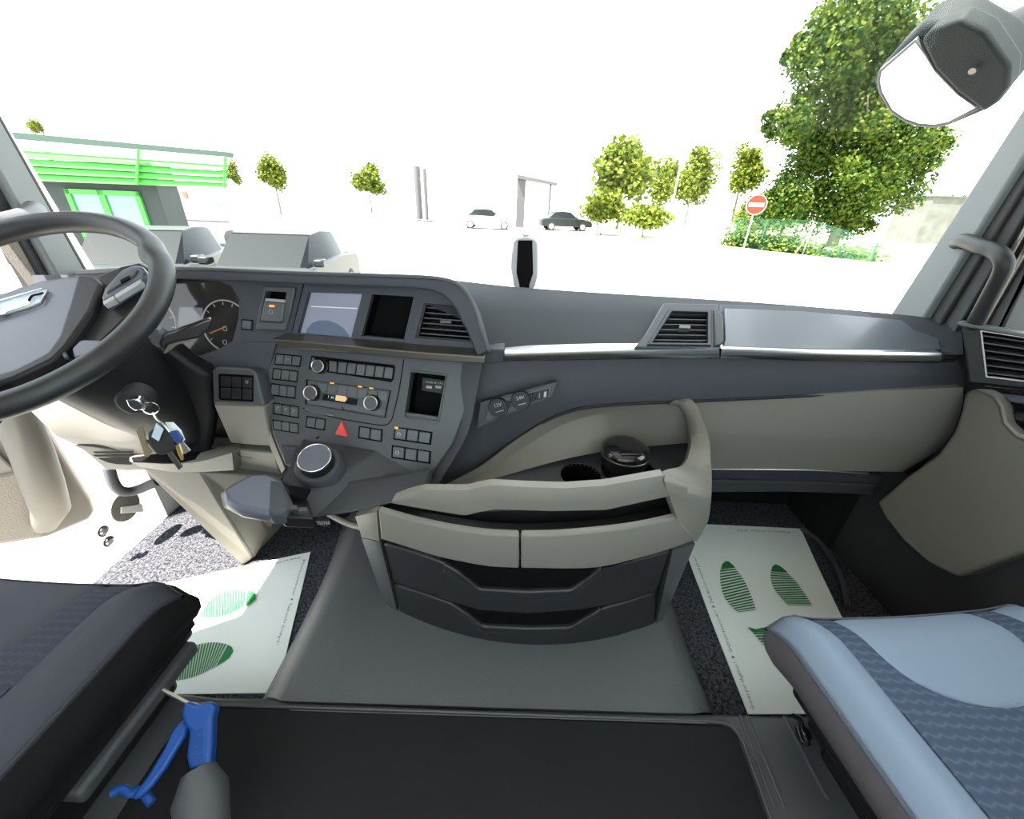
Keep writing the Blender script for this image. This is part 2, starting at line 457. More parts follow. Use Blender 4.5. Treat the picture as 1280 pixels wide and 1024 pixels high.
# ---- A pillars (trim follows windscreen edge), px outlines give the strips on the side planes
def pillar_strip(name, X, a, b, material, t, dx=0, ext=1.75):
    """strip on the plane x = X between two lines of pixels (low, high), carried on up to the roof"""
    out = []
    for lo, hi in (a, b):
        A, B = at(*lo, X=X), at(*hi, X=X); d = (B - A) / (B.z - A.z)
        out.append((A + d * (.70 - A.z), A + d * (ext - A.z)))
    (a0, a1), (b0, b1) = out
    return extrude(name, [a0, a1, b1, b0], Vector((t, 0, 0)), material, None, bevel=.006)
struct(pillar_strip('trim_2', .985, ((1116, 388), (1280, 133)), ((1156, 396), (1280, 196)), 'pillar', .07), 'pale grey pillar trim beside the passenger door')
struct(pillar_strip('trim_3', 1.0, ((1154, 396), (1280, 194)), ((1178, 400), (1280, 232)), 'rubberseal', .06))
struct(pillar_strip('trim_4', 1.01, ((1174, 400), (1280, 226)), ((1200, 404), (1280, 268)), 'pillarD', .06))
struct(pillar_strip('trim_5', 1.02, ((1198, 403), (1280, 262)), ((1250, 414), (1280, 352)), 'rubberseal', .06))
for k, (lo, hi) in enumerate((((1214, 405), (1280, 292)), ((1227, 408), (1280, 318)))):
    A, B = at(*lo, X=1.016), at(*hi, X=1.016); B = A + (B - A) * 2.2
    struct(tube('trim_%d' % (6 + k), [A, B], .006, 'smoke'))
struct(pillar_strip('trim_8', -1.165, ((106, 336), (0, 146)), ((72, 346), (0, 216)), 'pillar', -.08), 'grey pillar trim beside the open driver door')
struct(pillar_strip('trim_9', -1.165, ((108, 335), (2, 146)), ((104, 337), (0, 152)), 'rubberseal', -.03))
struct(pillar_strip('trim_10', -1.185, ((78, 344), (0, 205)), ((52, 352), (0, 258)), 'rubberseal', -.06))
struct(pillar_strip('trim_11', -1.19, ((54, 350), (0, 252)), ((47, 354), (0, 290)), 'felt', -.03))
# painted outer windscreen edge seen beyond the left pillar
struct(pillar_strip('trim_12', -1.24, ((118, 334), (12, 160)), ((108, 336), (4, 164)), 'paintw', -.02))
# right door: lower wall, rail, glass
struct(box('door_1', (XR - .005, BP - .05, 0), (XR + .06, 1.02, .74), 'pillarD'), 'closed passenger door, inner side')
struct(box('window_2', (XR + .02, BP - .04, .73), (XR + .026, .99, 1.52), 'sideglass'), 'passenger door window')
struct(box('trim_13', (XR, BP - .05, 1.50), (XR + .05, 1.05, 1.74), 'beige2'))
struct(box('trim_14', (XL - .05, BP - .02, 1.45), (XL + .02, 1.08, 1.74), 'beige2'))
# left sill / door jamb painted white, front jamb
struct(box('trim_15', (XL - .10, BP, -.10), (XL + .09, 1.22, -.005), 'paintw'), 'white painted door sill')
o = struct(box('trim_16', (XL - .02, 1.02, -.4), (XL + .06, 1.3, .70), 'paintw'), 'white painted hinge jamb')

# ---- engine tunnel: rounded grey hump between the footwells
TZ = .12
bm = bmesh.new()
def tun(px_, Z): return at(*px_, Z=Z)
Lb = resample([(444, 640), (424, 700), (396, 760), (360, 830), (338, 872)], 16)
Ls = resample([(452, 640), (436, 700), (408, 765), (372, 835), (350, 876)], 16)
Rb = resample([(806, 640), (816, 700), (836, 770), (862, 840), (884, 890)], 16)
Rs = resample([(796, 640), (806, 700), (824, 770), (848, 840), (868, 892)], 16)
rows = []
for i in range(16):
    lb, ls, rs_, rb = Lb[i], Ls[i], Rs[i], Rb[i]
    r = [at(lb.x - 14, lb.y + 10, Z=0.0), at(lb.x - 4, lb.y, Z=.06), at(lb.x + 3, lb.y, Z=.105), at(ls.x, ls.y, Z=TZ)]
    a, b = r[-1], at(rs_.x, rs_.y, Z=TZ)
    r += [a.lerp(b, k / 9) for k in range(1, 9)] + [b, at(rb.x - 3, rb.y, Z=.105), at(rb.x + 4, rb.y, Z=.06), at(rb.x + 12, rb.y + 8, Z=0)]
    rows.append(r)
grid(bm, rows, Vector((0, 0, -.02)))
struct(soft(mesh_obj('engine_tunnel', bm, 'rubber'), 60), 'grey grained rubber engine tunnel between the footwells')
# rear deck carrying both seats: front edge follows the photographed step
bm = bmesh.new()
fr = resample([(150, 868), (232, 866), (272, 872), (340, 872), (352, 877), (600, 886), (866, 893), (884, 892), (990, 895), (1060, 890)], 40, False)
front = [at(q.x, q.y, Z=TZ) for q in fr]
front[0].x = XL + .08; front[-1].x = XR - .01
top = front + [Vector((XR - .01, YB, TZ)), Vector((XL + .08, YB, TZ))]
prism(bm, top, [Vector((p.x, p.y, 0)) for p in top])
struct(mesh_obj('seat_deck', bm, 'panel', bevel=.006), 'raised grey deck under the seats')
bm = bmesh.new()
for a, b in (((925, 895), (968, 1010)), ((934, 896), (980, 1010)), ((980, 896), (1035, 1000))):
    tube_bm(bm, [at(*a, Z=TZ), at(*b, Z=TZ)], .0035)
struct(mesh_obj('trim_17', bm, 'panel'), 'ridges moulded along the seat deck')
# black padded cover let into the deck between the seats
t_ = thing('tunnel_cover', 'black padded cover with stitched edge on the deck between the seats', 'cover', at(600, 960, Z=TZ))
cov = [(244, 882), (560, 893), (900, 906), (914, 910), (922, 920), (962, 1030), (140, 1030), (205, 930)]
slab('pad', cov, PlaneON((0, 0, TZ), (0, 0, 1)), .02, 'matblack', t_, lift=.004, bevel=.003)
st = [at(q.x, q.y, Z=TZ + .006) for q in resample([(246, 880), (560, 890), (898, 902), (916, 907), (926, 920), (966, 1030)], 60, False)]
tube('edge_piping', st, .0028, 'panel', t_)
bm = bmesh.new()
for i in range(0, 150):
    f = .18 + .8 * i / 150; a = at(246 + 650 * f, 884 + 20.5 * f, Z=TZ + .0075); b = at(246 + 650 * f + 2.6, 884 + 20.5 * f + .1, Z=TZ + .0075)
    tube_bm(bm, [a, b], .0007, 4)
tag(mesh_obj('stitching', bm, 'thread', t_), kind='stuff')

# ================================================================== DASHBOARD
D = thing('dashboard', 'grey truck dashboard with centre stack, air vents and satin metal trim', 'dashboard', (0, 1.0, .4))
FAS = Plane((300, 355, .895), (300, 425, .865), (600, 437, .83))            # upper fascia: cluster, screens, vent
LOW = Plane((341, 432, .862), (600, 452, .828), (440, 592, .735))           # lower switch panel
vent_o = [(530, 379), (581, 383), (599, 428), (519, 422)]
scr_o = [(385.3, 365.2), (452.8, 367.2), (438.8, 422.5), (371.6, 416.4)]
cub_o = [(465.3, 368), (517.2, 371), (504.4, 426), (451.3, 421)]
brk_o = [(331.5, 363.8), (358, 365.3), (352, 403.8), (323.8, 401.9)]
clu_o = [(80, 352), (219, 348), (272, 351), (288.8, 357.5), (299, 374.4), (298, 398.8), (290.6, 426.9), (258, 444.7), (120, 446), (84, 420)]
fascia_l = panel('cluster_fascia', [(40, 344), (215, 342), (380, 349), (362, 424), (345, 430), (330, 462), (262, 458), (180, 470), (60, 460)], [clu_o, brk_o], FAS, .02, 'dash', D)
fascia_r = panel('screen_fascia', [(382, 349), (545, 354), (570, 368), (590, 405), (603, 441), (346, 424), (364.5, 419)], [scr_o, cub_o, vent_o], FAS, .012, 'dash', D, lift=.002, bevel=.001)
def pocket(name, outline, S, depth, material, parent, k=1.0, floor=None):
    """open box behind an opening"""
    bm = bmesh.new(); f = [S.p(x, y, -.002) for x, y in outline]; b = [S.p(x, y, -.002) - S.n * depth for x, y in outline]
    a = [bm.verts.new(p) for p in f]; c = [bm.verts.new(p) for p in b]; n = len(a)
    for i in range(n): bm.faces.new((a[i], a[i - 1], c[i - 1], c[i]))
    bm.faces.new(c)
    return mesh_obj(name, bm, material, parent)
# instrument cluster
cl = pocket('instrument_cluster', clu_o, FAS, .035, 'clusterback', D)
CLP = PlaneON(FAS.o - FAS.n * .033, FAS.n)
slab('display', [(224.6, 383.8), (253.5, 384.7), (252.2, 412), (221, 412)], CLP, .004, 'clusterscreen', cl, .003)
for cx, cy, r in ((283, 408, 30), (190, 404, 30)):
    c0 = CLP.p(cx, cy, .004); rr = (CLP.p(cx + r, cy, .004) - c0).length
    tube('gauge_ring', ring(c0, FAS.n, rr, 40), .0016, 'white', cl, 6, closed=True)
    bm = bmesh.new()
    for k in range(11):
        a = math.radians(215 - 25 * k); u = (CLP.p(cx + 1, cy, .004) - c0).normalized(); v = FAS.n.cross(u)
        dd = u * _c(a) + v * _s(a)
        tube_bm(bm, [c0 + dd * rr * .82, c0 + dd * rr * .93], .0009, 4)
    tag(mesh_obj('gauge_ticks', bm, 'white', cl), kind='stuff')
    a = math.radians(200); dd = u * _c(a) + v * _s(a)
    tube('needle', [c0, c0 + dd * rr * .8], .0014, 'orange', cl, 5)
for cx, cy in ((281, 411), (281, 428)):
    c0 = CLP.p(cx, cy, .005); tube('warning_ring', ring(c0, FAS.n, .005, 20), .0008, 'white', cl, 5, closed=True)
bm = bmesh.new(); prism(bm, [FAS.p(x, y, -.004) for x, y in inset(clu_o, .995)], [FAS.p(x, y, -.006) for x, y in inset(clu_o, .995)])
mesh_obj('cluster_lens', bm, 'clusterglass', cl)
# parking brake lever
pb = slab('brake_bezel', [(330, 357.5), (369, 359), (357, 413.8), (319, 412.2)], FAS, .012, 'black', D, -.004)
bpy.data.objects.remove(pb)
pb = panel('parking_brake', [(330, 358), (369, 359.5), (364, 385), (356.6, 413.8), (319, 412.2), (323, 388)], [brk_o], FAS, .012, 'panel', D, .008, .002)
pocket('recess', brk_o, FAS, .03, 'void', pb)
slab('rocker', [(329.8, 376), (355.6, 378.5), (352.4, 403.6), (324.4, 401.6)], FAS, .028, 'button', pb, .012, .003)
slab('rocker_cap', [(331.5, 372.5), (356.4, 374.8), (355.8, 379), (330.4, 376.8)], FAS, .02, 'dim', pb, .008, .002)
slab('warning_light', [(336.5, 381), (343, 381.5), (342.4, 384.2), (336.1, 383.7)], FAS, .002, 'amber', pb, .0135)
c0 = FAS.p(338.5, 390, .0125); tube('brake_symbol', ring(c0, FAS.n, .0045, 16), .0006, 'dim', pb, 5, closed=True)
buttons(FAS, (302, 399.7), (314.4, 400.8), (301.8, 411.2), 1, 1, fascia_l, .004)
# screens, cubby
sr = pocket('display_recess', scr_o, FAS, .016, 'void', D)
SCR = PlaneON(FAS.o - FAS.n * .0145, FAS.n)
slab('display_screen', [(385, 364), (455, 366), (441, 425), (370, 419)], SCR, .003, 'screen', sr, .002)
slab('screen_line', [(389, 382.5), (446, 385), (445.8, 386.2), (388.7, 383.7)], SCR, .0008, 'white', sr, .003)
slab('screen_reflection', [(381, 419.5), (384, 411), (390, 404), (399, 400.5), (410, 400.5), (421, 404.5), (430, 411), (436, 419), (437, 424)], SCR, .0008, 'reflectblue', sr, .003)  # semicircular reflection on the screen, painted as a flat bluish patch
cu = pocket('cubby', cub_o, FAS, .045, 'void', D)
slab('cubby_lip', [(452.5, 419.5), (506, 424.5), (504.6, 428.5), (451, 423.4)], FAS, .03, 'dash2', cu, .004, .002)
def vent_unit(name, outl, S, parent, nsl, hdl=True, frame='smoke', k=.84, lift=.004, deep=.045):
    fr_ = panel(name, outl, [inset(outl, k)], S, .012, frame, parent, lift, .0015)
    S = PlaneON(S.o + S.n * (lift - .004), S.n)
    inn = inset(outl, k); pocket('vent_box', inn, S, deep, 'vent', fr_)
    a, b, c, d = inn
    for i in range(nsl):
        f = (i + .6) / nsl
        L = (a[0] + (d[0] - a[0]) * f, a[1] + (d[1] - a[1]) * f); Rr = (b[0] + (c[0] - b[0]) * f, b[1] + (c[1] - b[1]) * f)
        p0, p1 = S.p(*L, -.004), S.p(*Rr, -.004); up = S.n.cross(p1 - p0).normalized()
        dn = S.n * -min(.022, deep * .7) + up * .004
        extrude('slat', [p0, p1, p1 + dn, p0 + dn], up * .0028, 'slat', fr_, bevel=.0008)
    if hdl:
        cx = (a[0] + b[0] + c[0] + d[0]) / 4; cy = (a[1] + b[1] + c[1] + d[1]) / 4
        slab('vent_tab', [(cx - 7, cy - 3), (cx + 7, cy - 2.4), (cx + 7, cy + 1.6), (cx - 7, cy + 1)], S, .012, 'panel', fr_, .003, .001)
    return fr_
vent_unit('air_vent', vent_o, FAS, D, 6, frame='black', k=.9)
# hood lip above cluster and screens
hood_top = [(96, 341, .86), (215, 336, .85), (375, 342, .835), (470, 345, .825), (545, 348.5, .82), (575, 358, .815), (591, 380, .80), (601, 410, .79), (610, 438, .785)]
hood_bot = [(96, 351, .86), (215, 346, .85), (375, 352, .835), (465, 355, .825), (534, 359, .82), (560, 371, .815), (577, 397, .80), (589, 422, .79), (597, 443, .785)]
hood_in = [(96, 352, .90), (215, 347, .897), (375, 352.5, .885), (465, 355.5, .878), (533, 359.5, .87), (559, 371.5, .86), (576, 398, .845), (588, 423, .835), (596, 444, .825)]
hood_back = [(96, 331, 1.10), (215, 327, 1.14), (375, 334, 1.16), (470, 339, 1.15), (548, 344.5, 1.08), (582, 356.5, 1.0), (599, 378, .93), (609, 409, .87), (616, 437, .84)]
hb = [(q[0], q[1] + 9, q[2]) for q in hood_back]
loft3('hood', [hb, [(a[0] * .5 + b[0] * .5, a[1] * .5 + b[1] * .5 + 1.5, a[2] * .5 + b[2] * .5) for a, b in zip(hood_top, hood_back)], hood_top, hood_bot, hood_in], 'dash', D, 44, Vector((0, .004, -.004)), deg=35)
tube('hood_edge', [at(q.x, q.y - .6, Y=q.z) for q in resample(hood_top, 60)], .0042, 'panel', D)
# shelf bar below the screens
shelf_t = [(343, 424), (420, 431), (520, 440), (606, 446)]
strip('shelf_bar', shelf_t, [(346, 434), (420, 440), (520, 449), (606, 455)], Plane((343, 425, .815), (606, 446, .775), (470, 446, .795)), .05, 'smoke', D, n=16, bevel=.002)
slab('shelf_tray', [(342, 423), (366, 416), (606, 443), (606, 447), (420, 432)], PlaneON(at(420, 431, Y=.82), Vector((0, -.08, 1))), .004, 'void', D)
# lower switch panel
low_out = [(341, 430), (600, 450), (580, 520), (566, 556), (530, 606), (440, 600), (356, 582), (341, 545), (332.5, 500), (334, 468)]
usb_o = [(513.5, 465), (556.8, 470), (546.5, 526), (505.2, 520.5)]
low = panel('switch_panel', low_out, [usb_o], LOW, .03, 'panel', D, 0, .004)
for a, b, c in (((344.8, 442.7), (375.7, 445.6), (343.2, 455)), ((341.5, 460.9), (371.8, 464.6), (340, 473.4)), ((338.9, 479.8), (368.8, 483.9), (338, 493.5)),
                ((341.9, 504.2), (372.3, 509.1), (342, 517)), ((341.1, 525.3), (371.8, 530), (341.5, 536.6))):
    buttons(LOW, a, b, c, 3, 1, low)
bt = buttons(LOW, (383.5, 520.8), (406, 524.7), (382.2, 533.5), 2, 1, low) + buttons(LOW, (449, 533.5), (476.8, 538), (448, 547), 2, 1, low)
bt6 = buttons(LOW, (493.8, 534.5), (538.8, 541), (492, 548.5), 3, 1, low) + buttons(LOW, (490.3, 557.6), (537, 565), (489.6, 571.6), 3, 1, low)
slab('hazard_button', [(426.4, 526.7), (433.9, 546.2), (418.4, 543.2)], LOW, .012, 'red', low, .008, .001)
slab('indicator_lamp', [(493.5, 533.5), (497.5, 534.1), (497.3, 536.6), (493.3, 536)], LOW, .003, 'amber', low, .0065)
for cx, cy in ((498.5, 543), (496.5, 566)):
    c0 = LOW.p(cx, cy, .0053); tube('button_symbol', ring(c0, LOW.n, .0042, 14), .0006, 'dim', low, 5, closed=True)
    tube('button_symbol', [LOW.p(cx - 2, cy + 1, .0055), LOW.p(cx, cy - 1.5, .0055), LOW.p(cx + 2, cy + 1, .0055)], .0005, 'dim', low, 5)
for cx, cy in ((347.3, 510.5), (357.5, 512), (367.3, 514), (349.6, 449.5), (359.6, 450.5)):
    tube('button_symbol', [LOW.p(cx - 1.6, cy + 1.5, .0055), LOW.p(cx - 1, cy - 1.6, .0055), LOW.p(cx + 1.4, cy - 1.3, .0055)], .0005, 'dim', low, 5)
# usb pocket
up_ = panel('usb_bezel', [(511.4, 462.2), (559.3, 467.5), (548.8, 528.8), (502.4, 522.8)], [usb_o], LOW, .01, 'panel', D, .003, .001)
pocket('usb_pocket', usb_o, LOW, .06, 'void', up_)
UB = PlaneON(LOW.o - LOW.n * .045, LOW.n)
slab('usb_plate', [(528, 472), (556, 476), (552, 492), (527, 488)], UB, .01, 'black', up_)
text('usb_text', 'CHARGE ONLY', UB, (531.5, 478.5), (551, 480.6), .0068, 'dim', up_, .001)
for x0 in (533, 544.5):
    slab('usb_port', [(x0, 482), (x0 + 7, 482.9), (x0 + 6.6, 486), (x0 - .4, 485.1)], UB, .004, 'dim', up_, .001)
slab('pocket_lip', [(505.5, 515), (547.5, 521), (546.3, 527.5), (504.8, 521.8)], LOW, .02, 'panel', up_, -.004, .002)
# panel gap round the radio
tube('panel_gap', [LOW.p(q.x, q.y, .0006) for q in resample([(504.8, 449), (499, 486), (492, 516), (488.5, 526), (482, 531.4), (470, 531), (430, 524.5), (400, 517.5), (382, 513), (379, 510)], 50)], .0011, 'void', low, 5)
def knob(S, cx, cy, r, h, parent, dirpx=None):
    c = S.p(cx, cy, 0); n = S.n; rr = (S.p(cx + r, cy, 0) - c).length
    k = lathe('knob', [(rr * 1.12, 0), (rr * 1.12, h * .3), (rr, h * .35), (rr * .96, h)], c, n, 'black', parent, 24)
    lathe('knob_cap', [(rr * .8, h), (rr * .8, h + .001)], c, n, 'panel', k, 24)
    tube('knob_ring', ring(c + n * (h + .0005), n, rr * .88, 28), .0011, 'silver', k, 6, closed=True)
# radio head unit and button strip
rs = slab('button_strip', [(389.3, 444.6), (493.2, 456.4), (489.2, 478), (386, 461.5)], LOW, .006, 'void', low, .001)
buttons(LOW, (410.8, 450.2), (421.5, 451.6), (410, 464.6), 1, 1, low, lift=.007)
buttons(LOW, (422.6, 451.5), (492.2, 459.5), (420.6, 466.3), 6, 1, low, lift=.007)
buttons(LOW, (389.3, 446), (394, 446.6), (387.6, 460), 1, 1, low, lift=.005)
knob(LOW, 402, 458, 8.2, .017, low)
slab('radio_gap', inset([(384.5, 475), (487, 488.6), (480, 521.8), (383, 505)], 1.035), LOW, .003, 'void', low, .001)
rd = slab('radio', [(384.5, 475), (487, 488.6), (480, 521.8), (383, 505)], LOW, .01, 'panel', D, .004, .0015)
for k in range(7):
    buttons(LOW, (397.5 + 12.6 * k, 478.3 + 1.68 * k), (409.2 + 12.6 * k, 479.9 + 1.68 * k), (395.8 + 12.6 * k, 490 + 1.75 * k), 1, 1, rd, .003, gu=.02, gv=.02, lift=.006)
for cx, cy in ((415, 478.6), (450, 483), (464, 485)):
    slab('indicator_lamp', [(cx - 2.4, cy - .7), (cx + 2.4, cy), (cx + 2.2, cy + 1.5), (cx - 2.6, cy + .8)], LOW, .002, 'amber', rd, .0075)
slab('radio_display', [(404, 492.5), (447, 499), (445.5, 506.5), (402.5, 499.8)], LOW, .003, 'gloss', rd, .0055)
slab('lit_segment', [(420, 494), (431.5, 495.6), (434, 498.5), (431, 502.6), (419, 500.6)], LOW, .002, 'lcd', rd, .006)
text('radio_text', '1', LOW, (409.2, 497.4), (420, 499), .0085, 'white', rd, .0062)
text('radio_text', '89.', LOW, (413.3, 498.4), (424, 500), .0085, 'white', rd, .0062)
slab('lower_strip', [(384.5, 498.5), (482, 512.8), (480.6, 520), (383.6, 504)], LOW, .003, 'button', rd, .0055, .001)
tube('radio_emblem', [LOW.p(427, 513, .0062), LOW.p(428, 508, .0062), LOW.p(430, 513.4, .0062)], .0007, 'void', rd, 5)
knob(LOW, 393.5, 491, 9, .019, rd); knob(LOW, 467.5, 503.5, 9.2, .019, rd)
tube('chrome_line', [LOW.p(q.x, q.y, .001) for q in resample([(381, 511.3), (390, 514.5), (404, 517.6), (416, 520)], 14)], .0012, 'silver', low, 6)
# bevelled right flank of the stack
loft3('stack_flank', [[(578, 453, .826), (571, 510, .792), (562, 556, .764), (528, 605, .735)], [(603, 454, .80), (594, 500, .785), (583, 545, .762), (545, 610, .72)]], 'smoke' if 0 else 'dash2', D, 16, Vector((.003, .02, 0)))
# left lower part: switch bank and knee panels
SWB = Plane((264, 459, .80), (330, 462, .80), (298, 507, .77))
lp = strip('column_surround', [(248, 446), (300, 430), (345, 428)], [(262, 462), (300, 458), (334, 470)], FAS, .03, 'dash', D, .004, 14)
sw = slab('switch_bank', [(264.4, 462), (272, 458.5), (312, 460.5), (320, 466), (331, 507.5), (266, 504.4)], SWB, .06, 'panel', D, 0, .004)
slab('bank_well', [(273, 468), (316, 470.4), (316.5, 502), (273.5, 498.5)], SWB, .004, 'void', sw, .0008)
bs = buttons(SWB, (275, 469.4), (315, 471.6), (275, 498), 3, 2, sw, .003, lift=.004)
for b in bs: b.data.materials[0] = M['black']
c0 = SWB.p(308.5, 477.5, .0045); tube('button_symbol', ring(c0, SWB.n, .0028, 12), .0005, 'dim', sw, 5, closed=True)
strip('knee_panel', [(266, 505), (300, 507), (331, 508)], [(288, 554), (315, 556.5), (341, 558)], Plane((266, 505, .77), (331, 508, .77), (315, 556, .80)), .04, 'beige', D, n=10, bevel=.004)
strip('knee_panel', [(290, 561), (315, 563.5), (343, 566)], [(288, 588), (318, 592), (352, 597)], Plane((290, 561, .80), (343, 566, .80), (318, 592, .83)), .04, 'beige', D, n=10, bevel=.004)
loft3('panel_edge', [[(332, 470, .845), (331, 500, .82), (338, 540, .79), (356, 586, .765)], [(326, 476, .86), (326, 506, .83), (333, 546, .80), (352, 592, .78)]], 'beige', D, 14, Vector((0, .03, 0)))
# dash carcass behind everything, fills down to the bulkhead
loft3('dash_carcass', [[(60, 352, .96), (215, 352, .96), (375, 358, .955), (545, 364, .945), (600, 445, .90)], [(60, 470, .92), (215, 470, .92), (350, 480, .92), (500, 540, .91), (560, 590, .86)], [(110, 560, 1.0), (215, 560, .98), (350, 570, .95), (460, 590, .93), (540, 600, .92)]], 'black', D, 20, Vector((0, .22, -.02)))

# ---- passenger side
crest = [(540, 347, .99), (600, 354, 1.03), (655, 359.5, 1.06), (750, 366, 1.08), (850, 372, 1.08), (950, 378.5, 1.06), (1050, 386.5, 1.03), (1150, 396, .985), (1196, 405, .93)]
padm = [(583, 378, .90), (628, 386, .935), (672, 390, .955), (762, 393, .982), (850, 396, .984), (935, 400, .976), (1045, 407, .960), (1158, 414, .936), (1203, 420, .905)]
padb = [(608, 437, .825), (640, 436.5, .835), (682, 436, .842), (772, 434, .85), (850, 433.5, .855), (918, 434.5, .86), (1042, 440, .868), (1156, 443.5, .872), (1204, 443, .868)]
backl = [(540, 352, 1.18), (600, 362, 1.26), (655, 369, 1.30), (750, 377, 1.32), (850, 384, 1.31), (950, 390, 1.28), (1050, 397, 1.22), (1130, 404, 1.14), (1175, 409, 1.08)]
loft3('passenger_pad', [backl, crest, padm, padb, [(q[0], q[1] + 3, q[2] + .02) for q in padb]], 'pad', D, 48, Vector((0, .012, -.012)), deg=50)
PAD = Plane((772, 434, .85), (1042, 440, .868), (900, 388, 1.005))
# satin trim bar in two lengths
TRM = Plane((612, 444, .822), (1177, 447, .862), (900, 455, .846))
def trimbar(x0, x1, y0, y1, h=13.5):
    strip('trim_bar', [(x0, y0 - h / 2), ((x0 + x1) / 2, (y0 + y1) / 2 - h / 2 - (1.5 if x0 < 700 else -1)), (x1, y1 - h / 2)], [(x0 - 1, y0 + h / 2), ((x0 + x1) / 2, (y0 + y1) / 2 + h / 2 - (1.5 if x0 < 700 else -1)), (x1, y1 + h / 2 - 1)],
          TRM, .03, 'silver', D, .004, 18, 4, .004)
trimbar(631, 899, 445, 441.5); trimbar(902, 1177, 442, 447, 12)
slab('trim_corner', [(608, 437), (631, 437), (629, 453), (606, 455)], TRM, .03, 'dash2', D, .005, .002)
slab('corner_glint', [(602, 437), (607.5, 436.5), (608, 441), (603, 442)], TRM, .02, 'chrome', D, .012, .001)
# dark band under the trim
BND = Surf(lambda X, Z: .855 + .03 * max(0, X) - .12 * max(0, -(X + .02)) - .10 * max(0, .66 - Z))
strip('lower_band', [(603, 455), (631, 452), (760, 449.5), (900, 448), (1050, 451.5), (1180, 453.5), (1205, 446)], [(548, 611), (598, 583), (650, 545), (700, 517), (760, 505.5), (1050, 491.5), (1206, 482)], BND, .06, 'dash2', D, 0, 60, 8, .006)
tube('band_edge', [BND.p(q.x, q.y, .001) for q in resample([(598, 583), (650, 546), (700, 518), (760, 506.5), (900, 500), (1050, 492.5), (1205, 483)], 50)], .004, 'black', D)
SOC = Plane((605, 530, .79), (690, 485, .80), (610, 495, .805))
so_ = slab('socket_plate', [(600, 503), (693, 478), (697, 478), (690, 497), (612, 529), (596, 536)], SOC, .03, 'dash2', D, .0, .002)
slab('socket_inset', [(614, 503), (689, 483), (686, 496), (611, 526), (606, 524)], SOC, .006, 'panel', so_, .002, .001)
for cx, cy, tx in ((623.5, 508.5, '12V'), (651.5, 499.5, '24V')):
    c0 = SOC.p(cx, cy, .002); rr = (SOC.p(cx + 12.2, cy, .002) - c0).length
    s_ = lathe('power_socket', [(rr * .8, 0), (rr, .002), (rr, .011), (rr * .93, .014)], c0, SOC.n, 'black', so_, 28)
    slab('socket_tab', [(cx + 9, cy - 6), (cx + 14.5, cy - 7), (cx + 14, cy + 1), (cx + 9, cy + 3)], SOC, .008, 'black', s_, .012, .001)
    text('socket_text', tx, SOC, (cx - 6, cy + 1.2), (cx + 8, cy - 2), .0115, 'dim', s_, .0165)
    tube('socket_text', [SOC.p(cx - 4, cy + 7, .0163), SOC.p(cx + 6, cy + 4.4, .0163)], .0009, 'dim', s_, 4)
us = slab('aux_plate', [(664, 491.5), (686, 486), (685, 496.5), (663.5, 503)], SOC, .006, 'black', so_, .004, .001)
slab('port', [(680, 490.3), (683.2, 489.4), (682.8, 496), (679.6, 497)], SOC, .003, 'dim', us, .0055)
lathe('jack', [(.0018, 0), (.0018, .003)], SOC.p(669.5, 497.5, .004), SOC.n, 'void', us, 12)
tube('port_symbol', [SOC.p(674, 498, .0055), SOC.p(674.6, 491.5, .0055)], .0008, 'dim', us, 5)
# passenger vent, latch and patterned lid
vp = [(838, 386), (889, 387.5), (889.5, 431.5), (809, 430.5)]
panel('vent_mount', [(829, 378.5), (898, 379.5), (899, 435), (793, 434), (806, 418)], [inset(vp, .95)], PAD, .026, 'dash2', D, .020, .004)
vent_unit('air_vent', vp, PAD, D, 6, lift=.024, k=.88, deep=.016, frame='black')
slab('lid_latch', [(893, 386), (898, 384.5), (904, 398), (905, 424), (901, 431), (894, 432)], PAD, .04, 'black', D, .026, .003)
lid = slab('storage_lid', [(906, 385), (1000, 388.5), (1120, 399), (1165, 405), (1172, 410), (1177, 438), (1040, 437), (903, 434.5), (906, 424)], PAD, .02, 'carbon', D, .012, .003)
slab('lid_surround', [(900, 380), (1000, 383), (1122, 394), (1172, 400), (1182, 409), (1188, 441), (1040, 441), (900, 437)], PAD, .02, 'dash2', D, .007, .003)
# glove box panel
GLV = Surf(lambda X, Z: .872 + .05 * max(0, .62 - Z) + .16 * max(0, .50 - Z))
strip('glovebox', [(864, 501), (874, 526), (883, 556), (887, 586)], [(1204, 484), (1203, 506), (1192, 538), (1172, 563), (1128, 590)], GLV, .05, 'beige', D, .004, 24, 30, 0)
strip('glovebox_edge', [(1204, 484), (1203, 505), (1194, 535), (1175, 560), (1128, 589)], [(1206, 484), (1207, 506), (1199, 540), (1180, 566), (1134, 594)], GLV, .06, 'black', D, .002, 16, 3)
tube('lower_seam', [GLV.p(q.x, q.y, .004) for q in resample([(888, 586.5), (1010, 588), (1085, 592)], 16)], .0025, 'silver', D)
UND = Surf(lambda X, Z: .97)
strip('under_shelf', [(886, 589), (1010, 590), (1200, 600)], [(884, 616), (1010, 616), (1200, 624)], UND, .25, 'dash2', D, 0, 12, 3, bevel=.004)
strip('under_shelf_ledge', [(886, 600), (1010, 602), (1100, 606)], [(885, 603), (1010, 605), (1100, 609)], UND, .02, 'panel', D, .008, 12, 3)

# ================================================================== CENTRE CONSOLE (drawer unit)
CON = Surf(lambda X, Z: .555 + .72 * (X - .06) ** 2 - .10 * (Z - .12))
K = thing('centre_console', 'beige and charcoal drawer console with cup holders below the dashboard', 'console', (.06, .75, TZ))
